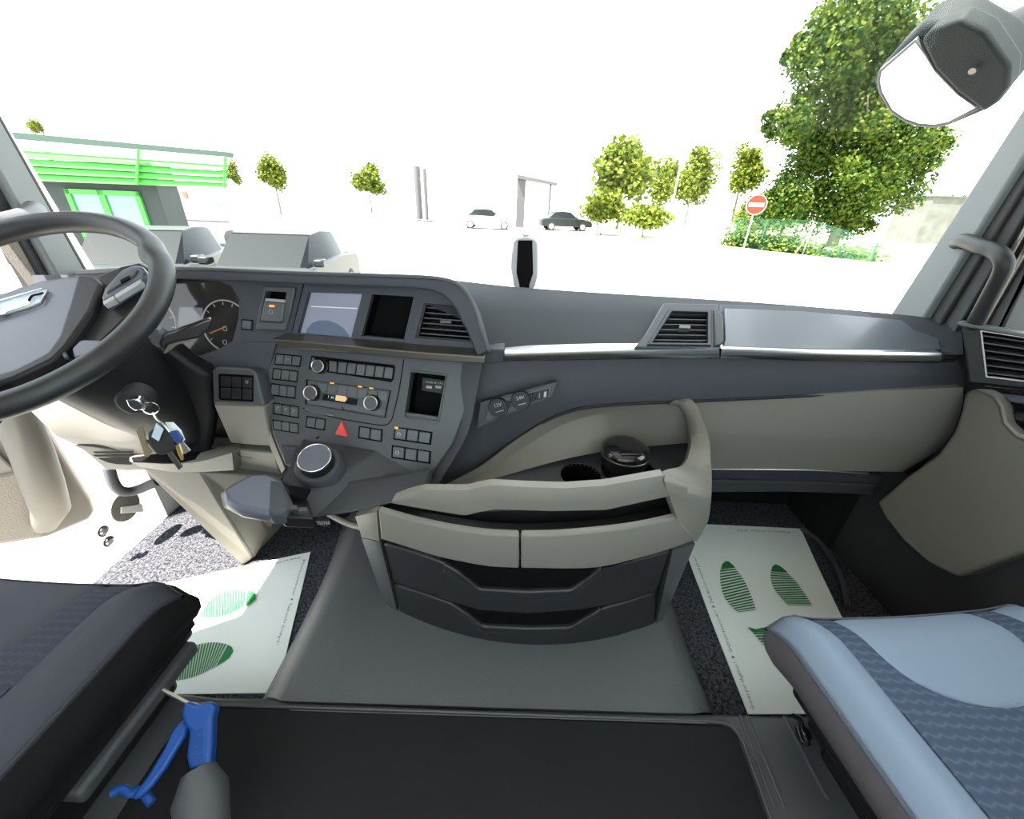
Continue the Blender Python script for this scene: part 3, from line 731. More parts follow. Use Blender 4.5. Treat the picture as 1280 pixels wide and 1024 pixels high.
# carcass
bm = bmesh.new()
prof = [CON.p(q.x, q.y, -.02) for q in resample([(474, 660), (560, 690), (650, 700), (760, 695), (868, 668)], 20)]
base = [Vector((p.x * .99, p.y + .01, TZ - .005)) for p in prof]
topc = [Vector((p.x, p.y, .395)) for p in prof]
tb = [Vector((prof[-1].x - .01, .70, .395)), Vector((prof[0].x + .01, .70, .395))]
prism(bm, topc + tb, base + [Vector((p.x, p.y, TZ - .005)) for p in tb])
mesh_obj('carcass', bm, 'black', K)
box('carcass_rear', (prof[0].x + .012, .69, TZ - .005), (prof[-1].x - .012, 1.0, .345), 'black', K)
upper_t = [(492, 624), (510, 617), (529, 612.5), (560, 613), (584, 613), (598, 609.5), (613, 606.5), (660, 609), (705, 610.5), (757, 607), (829, 594)]
upper_b = [(489, 629), (500, 631), (540, 638), (581, 644.5), (600, 640), (619, 637), (660, 638), (690, 639), (757, 637.5), (836, 620.5)]
strip('upper_rail', upper_t, upper_b, CON, .016, 'beige', K, .012, 60, 6, .004, bevel=.004, sm=False)
slot_b = [(472.5, 637.5), (520, 651), (570, 661.5), (610, 667), (649, 669)]
slot_b2 = [(651, 669), (700, 668), (757, 663), (800, 657), (846, 647)]
low_b = [(476, 674.5), (513, 686), (551, 697.5), (607, 708.5), (649, 711)]
low_b2 = [(651, 711), (739, 711), (795, 699.5), (835, 688), (871, 675)]
strip('tray_front', slot_b, low_b, CON, .014, 'beige', K, .012, 24, 6, .003, bevel=.004)
strip('tray_front', slot_b2, low_b2, CON, .014, 'beige', K, .012, 24, 6, .003, bevel=.004)
strip('slot_floor', [(489, 640), (570, 656), (650, 664), (757, 658), (838, 642)], [(480, 645), (570, 664), (650, 671), (757, 666), (842, 650)], Surf(lambda X, Z: CON.f(X, Z) + .035), .02, 'black', K, 0, 24, 3)
strip('slot_back', [(500, 630), (581, 640), (690, 634), (836, 612)], [(492, 648), (570, 664), (690, 668), (842, 650)], Surf(lambda X, Z: CON.f(X, Z) + .06), .02, 'black', K, 0, 24, 3)
def drawer(top_l, scoop, bottom, name='drawer'):
    d = strip(name, top_l, bottom, CON, .05, 'drawer', K, .004, 60, 8, 0, bevel=.004, sm=False)
    strip('handle_recess', scoop[0], scoop[1], CON, .02, 'void', d, .004, 20, 3, sm=False)
    return d
d1t = [(479, 680), (520, 692), (554, 704), (574, 716), (600, 737), (660, 740), (714, 738), (734, 724), (752, 709), (795, 701), (838, 690)]
d1b = [(491, 729), (530, 741), (570, 755), (600, 764), (660, 768), (720, 764), (750, 759), (785, 751), (820, 740)]
d2t = [(491, 731), (530, 743.5), (566, 756), (586, 769), (604, 783.5), (660, 786), (712, 785), (732, 773), (750, 762.5), (785, 753), (820, 742)]
d2b = [(501, 770), (550, 790), (604, 807.5), (660, 812.5), (700, 812), (757, 800), (818, 781)]
drawer(d1t, ([(551, 699), (607, 709), (739, 712), (790, 701)], [(570, 712), (600, 736), (714, 737), (752, 709)]), d1b)
drawer(d2t, ([(566, 752), (600, 763), (720, 763), (752, 757)], [(580, 766), (604, 782), (712, 784), (752, 761)]), d2b)
strip('drawer_lip', d1t[2:9], [(x, y + 12) for x, y in d1t[2:9]], CON, .02, 'drawer', K, .012, 40, 4, .002, bevel=.003, sm=False)
strip('drawer_lip', d2t[2:9], [(x, y + 9) for x, y in d2t[2:9]], CON, .02, 'drawer', K, .012, 40, 4, .002, bevel=.003, sm=False)
strip('side_post', [(444, 646), (457, 643), (471, 640)], [(452, 672), (463, 674), (474, 677)], Surf(lambda X, Z: CON.f(X, Z) + .3 * max(0, -.27 - X)), .018, 'beige', K, .010, 8, 5, .004)
strip('side_post', [(452, 673), (463, 675), (475, 678)], [(481, 758), (489, 764), (498, 770)], Surf(lambda X, Z: CON.f(X, Z) + .3 * max(0, -.27 - X)), .018, 'panel', K, .006, 8, 5, .004)
strip('side_post', [(841, 688), (856, 684), (869, 680)], [(820, 781), (827, 776), (832, 768)], Surf(lambda X, Z: CON.f(X, Z) + .6 * max(0, X - .42)), .05, 'panel', K, .006, 8, 5, .004)
# arch on the right carrying tray and dash
ARC = Surf(lambda X, Z: .80 - 1.15 * max(0, .545 - Z) - .25 * (X - .42))
arch_o = [(846, 503), (868, 503), (876, 520), (886, 548), (889, 575), (889, 610), (885, 648), (872, 674)]
arch_i = [(838, 506), (852, 509), (862, 524), (868, 546), (866, 570), (858, 590), (842, 622), (846, 648)]
A_IN = [(838, 506, .85), (851, 509, .845), (861, 524, .82), (866, 546, .79), (865, 566, .74), (856, 586, .675), (831, 596, .617), (837, 621, .607), (846, 647, .604), (852, 672, .606)]
A_OUT = [(848, 502.5, .84), (867, 502.5, .83), (876, 520, .80), (886, 548, .765), (888, 576, .72), (889, 600, .68), (888, 622, .66), (885, 648, .645), (878, 664, .64), (870, 677, .635)]
A_IN = [(x, y, Y if i < 6 else CON.p(x, y, .014).y) for i, (x, y, Y) in enumerate(A_IN)]
A_OUT = [(x, y, Y if i < 6 else CON.p(x, y, .010).y + .01) for i, (x, y, Y) in enumerate(A_OUT)]
loft3('arch', [[(x - 4, y + 1, Y + .05) for x, y, Y in A_IN], A_IN, [((a[0] + b[0]) / 2, (a[1] + b[1]) / 2, (a[2] * .6 + b[2] * .4) - .004) for a, b in zip(A_IN, A_OUT)], A_OUT, [(x + 1, y, min(Y + .10, .884)) for x, y, Y in A_OUT]], 'beige', K, 40, Vector((0, .012, 0)), deg=50)
# tray: floor with two cup wells, beige back wall
TRZ = .425
TP = PlaneON((0, 0, TRZ), (0, 0, 1))
def ell(cx, cy, rx, ry, k=24): return [(cx + rx * _c(2 * PI * i / k), cy + ry * _s(2 * PI * i / k)) for i in range(k)]
cupR = .056
cA = at(776, 590, Z=TRZ); cB = cA + Vector((-.062, -.045, 0)); cB2 = cA + Vector((.075, .03, 0))
def proj(P):
    q = P - CAM; a = q.dot(FW); return (640 + FPX * q.dot(RT) / a, 512 - FPX * q.dot(UP) / a)
def well(c, r): return [proj(Vector((c.x + r * _c(2 * PI * i / 28), c.y + r * _s(2 * PI * i / 28), TRZ))) for i in range(28)]
import itertools
wells = [(cA + Vector((.022, .006, 0)), .066), (cA + Vector((-.100, -.020, 0)), .048)]
tray_out = [(566, 613), (640, 590), (700, 572), (760, 555), (856, 551), (880, 575), (880, 600), (850, 628), (757, 642), (660, 642), (590, 632)]
panel('tray_floor', tray_out, [well(c, r) for c, r in wells], TP, .012, 'panel', K, 0, .002)
for c, r in wells:
    bm = bmesh.new(); lathe_bm(bm, [(r, 0), (r * .93, -.075)], Vector((c.x, c.y, TRZ)), Vector((0, 0, 1)), 28)
    bmesh.ops.delete(bm, geom=[f for f in bm.faces if len(f.verts) > 4 and f.calc_center_median().z > TRZ - .01], context='FACES')
    soft(mesh_obj('cup_well', bm, 'void', K))
loft3('tray_back', [[(548, 612, .735), (600, 584, .775), (650, 547, .82), (700, 519, .85), (760, 507, .865), (864, 502, .865)], [(552, 613, .74), (605, 590, .785), (660, 556, .835), (706, 530, .865), (762, 516, .880), (864, 511, .872)],
                    [(560, 612, .72), (622, 597, .75), (690, 578, .80), (740, 567, .83), (790, 560, .87), (868, 553, .868)]], 'beige', K, 30, Vector((0, .012, -.004)), deg=45)

# lidded cup standing in the right well
cup = thing('lidded_cup', 'black lidded cup standing in the console cup holder', 'cup', (cA.x, cA.y, TRZ - .07))
zt = at(775, 566, Y=cA.y).z
lathe('body', [(.038, -.07), (.041, 0), (.046, zt - TRZ - .03), (.053, zt - TRZ - .026), (.055, zt - TRZ)], (cA.x, cA.y, TRZ), (0, 0, 1), 'black', cup, 36)
lathe('lid', [(.056, zt - TRZ), (.0575, zt - TRZ + .006), (.054, zt - TRZ + .016), (.042, zt - TRZ + .024), (.024, zt - TRZ + .026)], (cA.x, cA.y, TRZ), (0, 0, 1), 'gloss', cup, 36, 60)
lathe('lid_ring', [(.0568, 0), (.058, .001), (.058, .003), (.0568, .004)], (cA.x, cA.y, zt - .001), (0, 0, 1), 'smoke', cup, 36)
bm = bmesh.new(); box_bm(bm, (-.024, -.046, -.002), (.026, .03, .0035), Matrix.Translation((cA.x, cA.y, zt + .024)))
mesh_obj('lid_flap', bm, 'gloss', cup, bevel=.003)

# ================================================================== ROTARY SELECTOR with palm rest
G = thing('rotary_selector', 'rotary control knob with padded palm rest jutting from the centre stack', 'control knob', at(400, 600, Y=.64))
T = {k: at(x, y, Y=Y) for k, (x, y, Y) in dict(a=(380, 543, .79), b=(470, 563, .755), c=(381, 624, .60), d=(352, 599, .635), e=(488, 591, .725), f=(538, 605, .712), g=(530, 620, .625), h=(441, 641, .588), i=(390, 649, .585), j=(356, 626, .63)).items()}
bm = bmesh.new(); tv = {k: bm.verts.new(p) for k, p in T.items()}
bk = {k: bm.verts.new(T[k] + dict(a=Vector((0, .06, -.01)), f=Vector((0, .03, 0))).get(k, Vector((0, .075, .012)))) for k in 'afghij'}
for f in ('abcd', 'becihgf'[0:0] or 'beic', 'efghi', 'dcij'): bm.faces.new([tv[k] for k in f])
for a_, b_ in ('fg', 'gh', 'hi', 'ij'): bm.faces.new((tv[a_], tv[b_], bk[b_], bk[a_]))
bm.faces.new((tv['b'], tv['e'], tv['f'], bk['f'])); bm.faces.new((tv['a'], bk['a'], bk['f'], tv['b'])); bm.faces.new((tv['d'], tv['j'], bk['j'], bk['a'], tv['a'])); bm.faces.new([bk[k] for k in 'afghij'])
mesh_obj('housing', bm, 'dash2', G, bevel=.006, seg=3)
slab('wing_plate', [(350, 557), (372, 559), (364, 582), (356, 582)], LOW, .01, 'dash2', G, .01, .003)
KP = Plane((362, 600, .635), (440, 570, .70), (470, 590, .68))
kn = (KP.n + Vector((-.10, 0, .25))).normalized()
kc = at(399, 582, Y=.668) - kn * .006
ks = lathe('knob_base', [(.046, -.02), (.046, .010), (.042, .016)], kc, kn, 'dash2', G, 40)
kk = lathe('knob', [(.032, .012), (.034, .016), (.033, .036), (.031, .038)], kc, kn, 'black', G, 40)
lathe('knob_face', [(.030, .038), (.030, .0392)], kc, kn, 'hub', kk, 40)
tube('knob_ring', ring(kc + kn * .0386, kn, .0312, 44), .0013, 'chrome', kk, 8, closed=True)
tube('marker', [at(395, 548.5, Y=.742), at(399, 545.5, Y=.748)], .0015, 'void', G)
# palm rest
pt = [(276, 612), (290, 603), (312, 592), (336, 590), (352, 598), (358, 608), (348, 636), (330, 642), (300, 637), (280, 627)]
PR = PlaneON(at(315, 615, Y=.575), Vector((.05, -.12, 1)))
pr = slab('palm_rest', pt, PR, .028, 'hub', G, 0, .010, 4)
slab('palm_rest_rim', inset([(x, y + 4) for x, y in pt], 1.03), PR, .012, 'beige', G, -.026, .004)
slab('palm_rest_side', [(336, 598), (356, 602), (366, 630), (356, 640), (334, 642)], PR, .035, 'dash2', G, .003, .008, 3)
slab('palm_rest_arm', [(352, 612), (384, 622), (392, 648), (350, 646)], PR, .03, 'black', G, -.012, .004)
slab('storage_slot', [(358, 606), (388, 611), (380, 624), (362, 618)], PR, .006, 'void', G, .002)
for q in ((366, 633), (379, 636)): slab('catch', [(q[0] - 6, q[1] - 2), (q[0] + 5, q[1] - 2), (q[0] + 6, q[1] + 3), (q[0] - 6, q[1] + 3)], PR, .006, 'dash2', G, .003, .001)

# ================================================================== STEERING WHEEL
sW = .22 / .235
WC = CAM + (Vector((-.831, .6557, .8164)) - CAM) * sW
wt, wa = math.radians(57.5), math.radians(3.6)
WN = Vector((_s(wa) * _c(wt), -_c(wa) * _c(wt), _s(wt)))
WX = WN.cross(Vector((0, 0, 1))).normalized() * -1
if WX.x < 0: WX = -WX
WY = WN.cross(WX)          # towards the dash / up
if WY.y < 0: WY = -WY
W_ = thing('steering_wheel', 'black leather steering wheel with grey hub pad and lion emblem', 'steering wheel', WC)
def wp(x, y, z=0): return WC + WX * x + WY * y + WN * z
RR = .2015
bm = bmesh.new()
pts, rad = [], []
for k in range(96):
    a = 2 * PI * k / 96; bulge = max(0, 1 - min(abs(a - math.radians(q)) for q in (38, 142)) / .14)
    pts.append(wp(RR * _c(a) - bulge * .006 * _c(a), RR * _s(a) - bulge * .006 * _s(a))); rad.append(.0178 + .003 * bulge)
tube_bm(bm, pts, rad, 18, closed=True)
soft(mesh_obj('rim', bm, 'leather', W_), 60)
def wslab(name, pts, z0, z1, material, parent, bevel=.004, seg=3):
    bm = bmesh.new(); prism(bm, [wp(x, y, z1) for x, y in pts], [wp(x, y, z0) for x, y in pts]); return mesh_obj(name, bm, material, parent, bevel=bevel, seg=seg)
# hub: solve hub outline from pixels on the hub plane
HUB = PlaneON(wp(0, 0, -.02), WN)
hp = [(-110, 420), (-60, 380), (0, 364), (50, 348), (95, 341), (118, 343), (126, 352), (112, 385), (82, 428), (66, 446), (20, 470), (-60, 492), (-120, 470)]
hub = slab('hub_pad', hp, HUB, .05, 'hub', W_, 0, .012, 4)
slab('hub_flank', [(96, 342), (118, 344), (127, 354), (114, 388), (84, 432), (66, 450), (16, 474), (-60, 496), (-60, 488), (16, 462), (58, 440), (72, 420), (86, 378)], HUB, .04, 'black', W_, .002, .006, 3)
bm = bmesh.new()
# emblem plate with chrome surround and a lion silhouette
emb = [(-62, 410), (-50, 388), (0, 376), (52, 361), (59, 363), (50, 378), (36, 384), (0, 395), (-40, 406)]
slab('emblem_plate', emb, HUB, .003, 'screen' if 0 else 'tagw', hub, .0025, .001)
tube('emblem_surround', [HUB.p(x, y, .004) for x, y in emb], .0016, 'chrome', hub, 6, closed=True)
lion = [(-44, 398), (-30, 396), (-10, 391), (0, 388), (10, 383), (24, 380), (30, 375), (38, 374), (36, 380), (28, 383), (8, 389), (6, 393), (-2, 393), (-16, 398), (-34, 402)]
slab('lion_emblem', lion, HUB, .002, 'chrome', hub, .0045)
tube('lion_tail', [HUB.p(q.x, q.y, .005) for q in resample([(36, 376), (40, 370), (48, 368), (54, 366)], 10)], .0016, 'void', hub, 6)
# spoke with switch pod (right) and mirrored one on the left
def spoke(flip):
    def f(l): return l
    if not flip:
        sp = slab('spoke', [(118, 346), (150, 332), (176, 326), (196, 338), (192, 360), (168, 388), (136, 420), (100, 452), (70, 446), (96, 400), (118, 370)], HUB, .03, 'black', W_, -.012, .006)
        pod = slab('switch_pod', [(126, 372), (130, 360), (150, 338), (166, 331), (178, 332), (183, 340), (180, 346), (128, 378)], HUB, .022, 'hub', W_, .006, .004)
        slab('pod_button', [(132, 366), (146, 346), (166, 335), (172, 337), (168, 344), (138, 362)], HUB, .004, 'panel', pod, .009, .0015)
        slab('pod_key', [(128, 376), (142, 369), (143, 374), (129, 381)], HUB, .01, 'dim', pod, .005, .001)
        slab('pod_key', [(143, 368), (176, 348), (176, 354), (144, 373)], HUB, .01, 'dim', pod, .005, .001)
        slab('pod_mark', [(150, 350), (162, 344), (162, 348), (151, 354)], HUB, .002, 'void', pod, .0095)
        tube('spoke_trim', [HUB.p(q.x, q.y, -.004) for q in resample([(122, 348), (116, 372), (100, 402), (82, 426), (80, 440), (84, 448)], 24)], .0028, 'panel', W_)
        slab('thumb_rest', [(88, 436), (100, 424), (124, 424), (128, 432), (104, 446), (92, 448)], HUB, .02, 'hub', W_, .0, .004)
    else:
        wslab('spoke', [(-.06, .05), (-.19, .05), (-.195, .0), (-.06, -.06)], -.05, -.03, 'black', W_)
        wslab('switch_pod', [(-.09, .045), (-.175, .05), (-.18, .02), (-.095, .01)], -.045, -.018, 'hub', W_)
spoke(False); spoke(True)
wslab('lower_spoke', [(-.05, -.05), (.05, -.05), (.035, -.195), (-.035, -.195)], -.05, -.03, 'black', W_)
# column
COL = thing('steering_column', 'black steering column shroud with control stalk and ignition lock', 'steering column', WC - WN * .2)
ax = -WN
bm = bmesh.new()
lathe_bm(bm, [(.05, .064), (.07, .075), (.09, .12), (.085, .26), (.06, .42)], WC, ax, 24)
soft(mesh_obj('shroud', bm, 'black', COL))
slab('shroud_side', [(168, 440), (212, 436), (240, 458), (262, 470), (268, 520), (262, 566), (230, 578), (196, 560), (150, 512), (122, 500)], Plane((168, 440, .74), (262, 470, .78), (230, 578, .80)), .045, 'black', COL, 0, .01, 3)
slab('shroud_edge', [(172, 456), (178, 452), (200, 466), (201, 494), (198, 500), (176, 470)], Plane((168, 440, .735), (262, 470, .775), (230, 578, .795)), .01, 'panel', COL, .004, .002)
STK = Plane((205, 425, .66), (275, 402, .70), (230, 440, .67))
sk = slab('stalk', [(198, 428), (206, 417), (240, 406), (258, 399), (264, 398), (266, 405), (262, 412), (250, 422), (222, 428), (210, 432), (204, 440), (200, 436)], STK, .018, 'gloss', COL, 0, .005, 3)
slab('stalk_trim', [(204, 440), (210, 431), (224, 427), (248, 423), (246, 426), (222, 431), (206, 443)], STK, .008, 'smoke', sk, .001, .001)
slab('stalk_root', [(186, 420), (196, 411), (206, 420), (200, 436), (188, 430)], STK, .03, 'panel', COL, -.004, .004)
# ignition lock
IGN = Plane((150, 500, .60), (185, 500, .61), (165, 520, .605))
c0 = IGN.p(165, 504, 0)
lathe('lock_collar', [(.024, -.03), (.024, 0), (.019, .003)], c0, IGN.n, 'rubblack', COL, 24)
# keys
key_o = IGN.p(171, 505, .012)
KEY = thing('key_bunch', 'bunch of keys with tags hanging from the ignition lock', 'keys', key_o)
slab('key_head', [(157, 500), (172, 499), (181, 508), (182, 512), (168, 514), (160, 508)], IGN, .014, 'chrome', KEY, .014, .002)
rg = IGN.p(188.5, 510.5, .02); tube('key_ring', ring(rg, (IGN.n + Vector((.3, 0, .2))).normalized(), .0105, 28), .0011, 'chrome', KEY, 6, closed=True)
KP2 = PlaneON(rg + Vector((0, 0, -.02)), Vector((.15, -1, .35)))
slab('leather_tag', [(174, 533), (178, 535), (184, 558), (190, 565), (184, 572), (180, 570), (176, 556), (170, 540)], KP2, .003, 'leatherstrap', KEY, -.004, .001)
slab('key_fob', [(184, 541), (192, 534), (206, 538), (216, 548), (218, 562), (206, 568), (198, 570), (190, 562), (184, 552)], KP2, .012, 'rubblack', KEY, -.002, .004, 3)
slab('pale_tag', [(195, 529), (204, 537), (198, 552), (189, 546)], KP2, .002, 'tagw', KEY, .006, .0006)
slab('white_tag', [(206, 528), (216, 528), (226, 538), (231, 550), (228, 553), (216, 546)], KP2, .002, 'white', KEY, -.006, .0006)
slab('blue_key_head', [(210, 540), (220, 538), (228, 548), (226, 554), (218, 554)], KP2, .005, 'keyblue', KEY, 0, .002)
slab('brass_key', [(219, 557), (224, 555), (228, 568), (229, 575), (226, 576), (222, 567)], KP2, .003, 'brass', KEY, .001, .0006)
slab('steel_key', [(224, 554), (229, 553), (238, 563), (230, 568), (226, 566)], KP2, .003, 'steel', KEY, -.001, .0006)
slab('fob_blade', [(208, 566), (214, 564), (228, 584), (223, 588)], KP2, .003, 'smoke', KEY, -.004, .0006)
tube('chain', [rg - Vector((0, 0, .008)), KP2.p(196, 524, .002), KP2.p(204, 530, .004), KP2.p(212, 540, .002)], .0016, 'steel', KEY, 6, 14)

# beige panels round the column
UC = thing('knee_cover', 'beige plastic cover below the steering column', 'dash panel', at(120, 540, Y=.8))
loft3('cover', [[(20, 500, .86), (80, 470, .84), (130, 478, .80), (165, 500, .77)], [(40, 515, .84), (100, 500, .82), (150, 515, .78), (178, 530, .765)], [(70, 545, .84), (110, 548, .82), (150, 550, .80), (180, 548, .78)], [(92, 555, .86), (124, 556, .84), (160, 566, .82), (196, 568, .80)]], 'beige', UC, 24, Vector((0, .03, -.01)), deg=60)
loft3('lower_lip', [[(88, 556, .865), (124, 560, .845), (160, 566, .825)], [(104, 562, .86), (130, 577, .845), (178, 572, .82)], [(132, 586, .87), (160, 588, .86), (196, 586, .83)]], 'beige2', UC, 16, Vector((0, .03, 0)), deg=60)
LIP = Plane((118, 566, .84), (166, 566, .815), (150, 582, .835))
for y0 in (565, 569): slab('grille_slot', [(116, y0), (166, y0 - .6), (166, y0 + 1.2), (120, y0 + 2)], LIP, .002, 'void', UC, .006)
slab('grille_slot', [(122, 573), (164, 572.5), (164, 581), (146, 580.5), (134, 578)], LIP, .002, 'void', UC, .006)
# pedestal: side ledge and footwell column
PD = thing('footwell_pedestal', 'beige footwell column with black-lined shelf beside the pedals', 'dash panel', at(250, 640, Y=.85))
loft3('ledge', [[(162, 572, .80), (200, 568, .80), (250, 566, .80), (290, 560, .79)], [(162, 577, .775), (210, 580, .765), (250, 577, .765), (290, 566, .77)], [(176, 584, .79), (215, 590, .79), (252, 590, .79), (292, 588, .79)]], 'beige', PD, 20, Vector((0, .03, -.005)), deg=50)
slab('ledge_liner', [(164, 572), (200, 567), (288, 558), (289, 563), (250, 574), (210, 578), (166, 576.5)], PlaneON(at(230, 572, Y=.785), Vector((0, -.1, 1))), .004, 'void', PD, .004)
bm = bmesh.new()
A_ = [at(178, 586, Y=.80), at(248, 590, Y=.79), at(352, 598, Y=.80)]
B_ = [at(302, 706, Z=.0), at(318, 700, Z=0), at(345, 650, Y=1.0)]
B0 = at(303, 708, Z=0)
fl = [A_[0], at(250, 590, Y=.79), at(316, 698, Z=.01), B0]
prism(bm, fl, [p + Vector((.02, .16, 0)) for p in fl])
mesh_obj('side_face', bm, 'beige', PD, bevel=.004)
fl = [at(250, 590, Y=.79), at(352, 598, Y=.81), at(340, 660, Y=.95), at(318, 698, Z=.01)]
bm = bmesh.new(); prism(bm, fl, [p + Vector((.0, .12, 0)) for p in fl]); mesh_obj('front_face', bm, 'beige2', PD, bevel=.004)  # same beige as the side face, its shade painted as a darker tone
tube('hair_line', [at(296, 566, Y=.79), at(302, 571, Y=.79), at(315, 572.5, Y=.79)], .0008, 'void', PD, 5)

# grab tube and hinge parts in the door opening
tube_pts = [at(136, 585, X=-1.13), at(142, 604, X=-1.13), at(152, 614, X=-1.125), at(170, 613, X=-1.11), at(196, 602, X=-1.06)]
tag(tube('entry_handle', resample(tube_pts, 24), .014, 'panel', None, 12), 'dark bent grab tube at the driver door opening', 'grab handle')
HJ = PlaneON((XL + .065, 0, 0), (1, 0, 0))
hg = thing('door_hinge', 'round door hinge plate on the white jamb', 'hinge', HJ.p(157, 632))
lathe('hinge_plate', [(.045, 0), (.045, .006), (.03, .012)], HJ.p(155, 633), (1, 0, 0), 'felt', hg, 24)
slab('hinge_leaf', [(152, 634), (178, 630), (180, 640), (152, 642)], HJ, .01, 'paintw', hg, .016, .002)
for cx, cy in ((128, 664), (135, 677)):
    b_ = thing('jamb_bolt', 'small dark bolt in the white door jamb', 'bolt', HJ.p(cx, cy), 'bolts in the door jamb')
    lathe('bolt_head', [(.012, 0), (.012, .006), (.008, .009)], HJ.p(cx, cy), (1, 0, 0), 'steel', b_, 12)
    lathe('bolt_washer', [(.016, 0), (.016, .003)], HJ.p(cx, cy), (1, 0, 0), 'smoke', b_, 16)
# pedal edge
pdl = thing('accelerator_pedal', 'ribbed grey pedal under the selector', 'pedal', at(403, 652, Y=.94))
PDP = Plane((394, 650, .935), (413, 648, .935), (404, 658, .915))
slab('pedal_pad', [(394, 651), (398, 646), (412, 646), (413, 654), (408, 658), (397, 655)], PDP, .02, 'rubblack', pdl, 0, .003)
for k in range(6):
    slab('rib', [(395 + 3 * k, 651.5), (396.4 + 3 * k, 651.5), (399 + 2.6 * k, 655.5), (397.6 + 2.6 * k, 655.5)], PDP, .003, 'dim', pdl, .003)
pa = PDP.p(404, 652, -.012); tube('pedal_arm', [pa, pa + Vector((0, .10, .06)), Vector((pa.x, 1.23, pa.z + .14))], .008, 'rubblack', pdl)
tag(tube('heater_pipe', [at(q.x, q.y, Y=q.z) for q in resample([(410, 642, .86), (425, 650, .80), (440, 656, .74), (456, 660, .66)], 16)], .008, 'beige', None, 10), 'pale curved pipe beside the console', 'pipe')

# ================================================================== sensor pod on the dash top
SY = 1.19
sp = thing('sensor_pod', 'upright grey sensor pod with dark face on the dashboard top', 'sensor', at(655, 360, Y=SY))
SPN = PlaneON(at(655, 330, Y=SY), Vector((0, -1, .12)))
so_o = [(640, 345), (638.3, 335), (639, 320), (641.5, 303), (645, 298), (652, 296), (661, 296), (669, 298.5), (672.5, 305), (673, 330), (672.5, 345), (669, 358), (662, 366.5), (648, 366.5), (642, 357)]
slab('shell', so_o, SPN, .05, 'dim', sp, 0, .006, 3)
slab('face', [(647.5, 300.5), (665.5, 300.5), (666.5, 342), (662, 355), (661, 363.5), (650, 363.5), (649, 355), (645.5, 341)], SPN, .004, 'void', sp, .0015, .001)
slab('clip', [(652, 292.5), (662, 293.5), (660, 296.5), (655, 296.5)], SPN, .02, 'dim', sp, -.01)

# ================================================================== right side: end vent, door pocket
SV = thing('side_air_vent', 'black side air vent with pale frame beside the passenger door', 'air vent', at(1240, 440, X=1.0))
SVP = PlaneON(at(1235, 445, X=.98), Vector((-.75, -.66, .05)))
panel('housing', [(1203, 404), (1215, 406), (1290, 419), (1320, 425), (1340, 430), (1340, 490), (1290, 486), (1210, 478), (1206, 440)], [inset([(1225, 413), (1322, 428), (1322, 483), (1232, 472)], .95)], SVP, .05, 'black', SV, -.004, .004)
slab('top_ledge', [(1196, 404.5), (1203, 403), (1214, 405.5), (1320, 424), (1320, 429), (1213, 410), (1200, 408)], SVP, .05, 'panel', SV, .004, .002)
vo = [(1225, 413), (1322, 428), (1322, 483), (1232, 472)]
vent_unit('vent_grille', vo, SVP, SV, 6, False, 'dim', .95)
DP = thing('door_pocket_panel', 'brown-grey moulded lower panel in front of the passenger door', 'trim panel', at(1190, 640, X=1.02))
DPX = PlaneON(at(1190, 610, X=1.03), Vector((-1, -.22, .10)))
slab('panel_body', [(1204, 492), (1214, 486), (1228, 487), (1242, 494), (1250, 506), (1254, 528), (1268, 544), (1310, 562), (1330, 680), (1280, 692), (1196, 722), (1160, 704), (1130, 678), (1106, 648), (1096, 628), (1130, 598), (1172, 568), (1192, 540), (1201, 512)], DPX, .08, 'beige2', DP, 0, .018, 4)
slab('pocket_rim', [(1218, 486), (1230, 486.5), (1246, 494), (1254, 508), (1258, 528), (1272, 541), (1312, 557), (1312, 562), (1268, 546), (1253, 530), (1248, 508), (1240, 497)], DPX, .03, 'beige', DP, .008, .003)
slab('pocket_back', [(1228, 482), (1330, 492), (1330, 570), (1272, 546), (1255, 528), (1250, 506)], DPX, .02, 'gloss', DP, -.04, .004)
slab('pocket_shelf', [(1248, 492), (1330, 502), (1330, 512), (1262, 503)], DPX, .03, 'hub', DP, -.012, .004)
slab('pocket_pull', [(1262, 514), (1330, 520), (1330, 540), (1266, 526)], DPX, .02, 'black', DP, -.02, .004)
# passenger grab handle on the pillar
gh = thing('grab_handle', 'dark grab handle on the passenger side pillar', 'grab handle', at(1230, 340, X=.97))
hp_ = [at(1197, 303, X=.985), at(1206, 301, X=.965), at(1228, 309, X=.945), at(1244, 314, X=.94), at(1254, 324, X=.935), at(1254, 338, X=.94), at(1240, 366, X=.95), at(1221, 401, X=.962), at(1217, 408.5, X=.966)]
tube('grip', resample(hp_, 36), [.0145] * 36, 'black', gh, 14)
slab('mount', [(1194, 297), (1202, 292), (1208, 300), (1204, 312), (1196, 312)], PlaneON((.975, 0, 0), (-1, 0, 0)), .02, 'black', gh, .004, .004)

# ================================================================== driver door (open) 
hinge = Vector((XL - .06, 1.10, 0)); th = math.radians(47)
dd = Vector((-_s(th), -_c(th), 0)); dn = Vector((_c(th), -_s(th), 0))     # along door, towards the cab
if dn.dot(CAM - hinge) < 0: dn = -dn
DOORP = PlaneON(hinge, dn)
DR = thing('driver_door', 'open driver door with beige inner panel and large pull handle', 'door', hinge)
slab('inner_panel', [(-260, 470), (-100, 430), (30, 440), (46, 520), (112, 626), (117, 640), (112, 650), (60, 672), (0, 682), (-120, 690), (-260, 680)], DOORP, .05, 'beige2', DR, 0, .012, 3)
slab('outer_skin', [(-260, 465), (-100, 425), (34, 436), (50, 520), (118, 628), (122, 642), (116, 654), (60, 680), (0, 690), (-120, 700), (-260, 690)], DOORP, .02, 'paintw', DR, -.05, .01)
slab('map_pocket', [(-200, 620), (-20, 598), (24, 590), (40, 630), (56, 664), (50, 672), (0, 680), (-200, 690)], DOORP, .03, 'felt', DR, .02, .008)
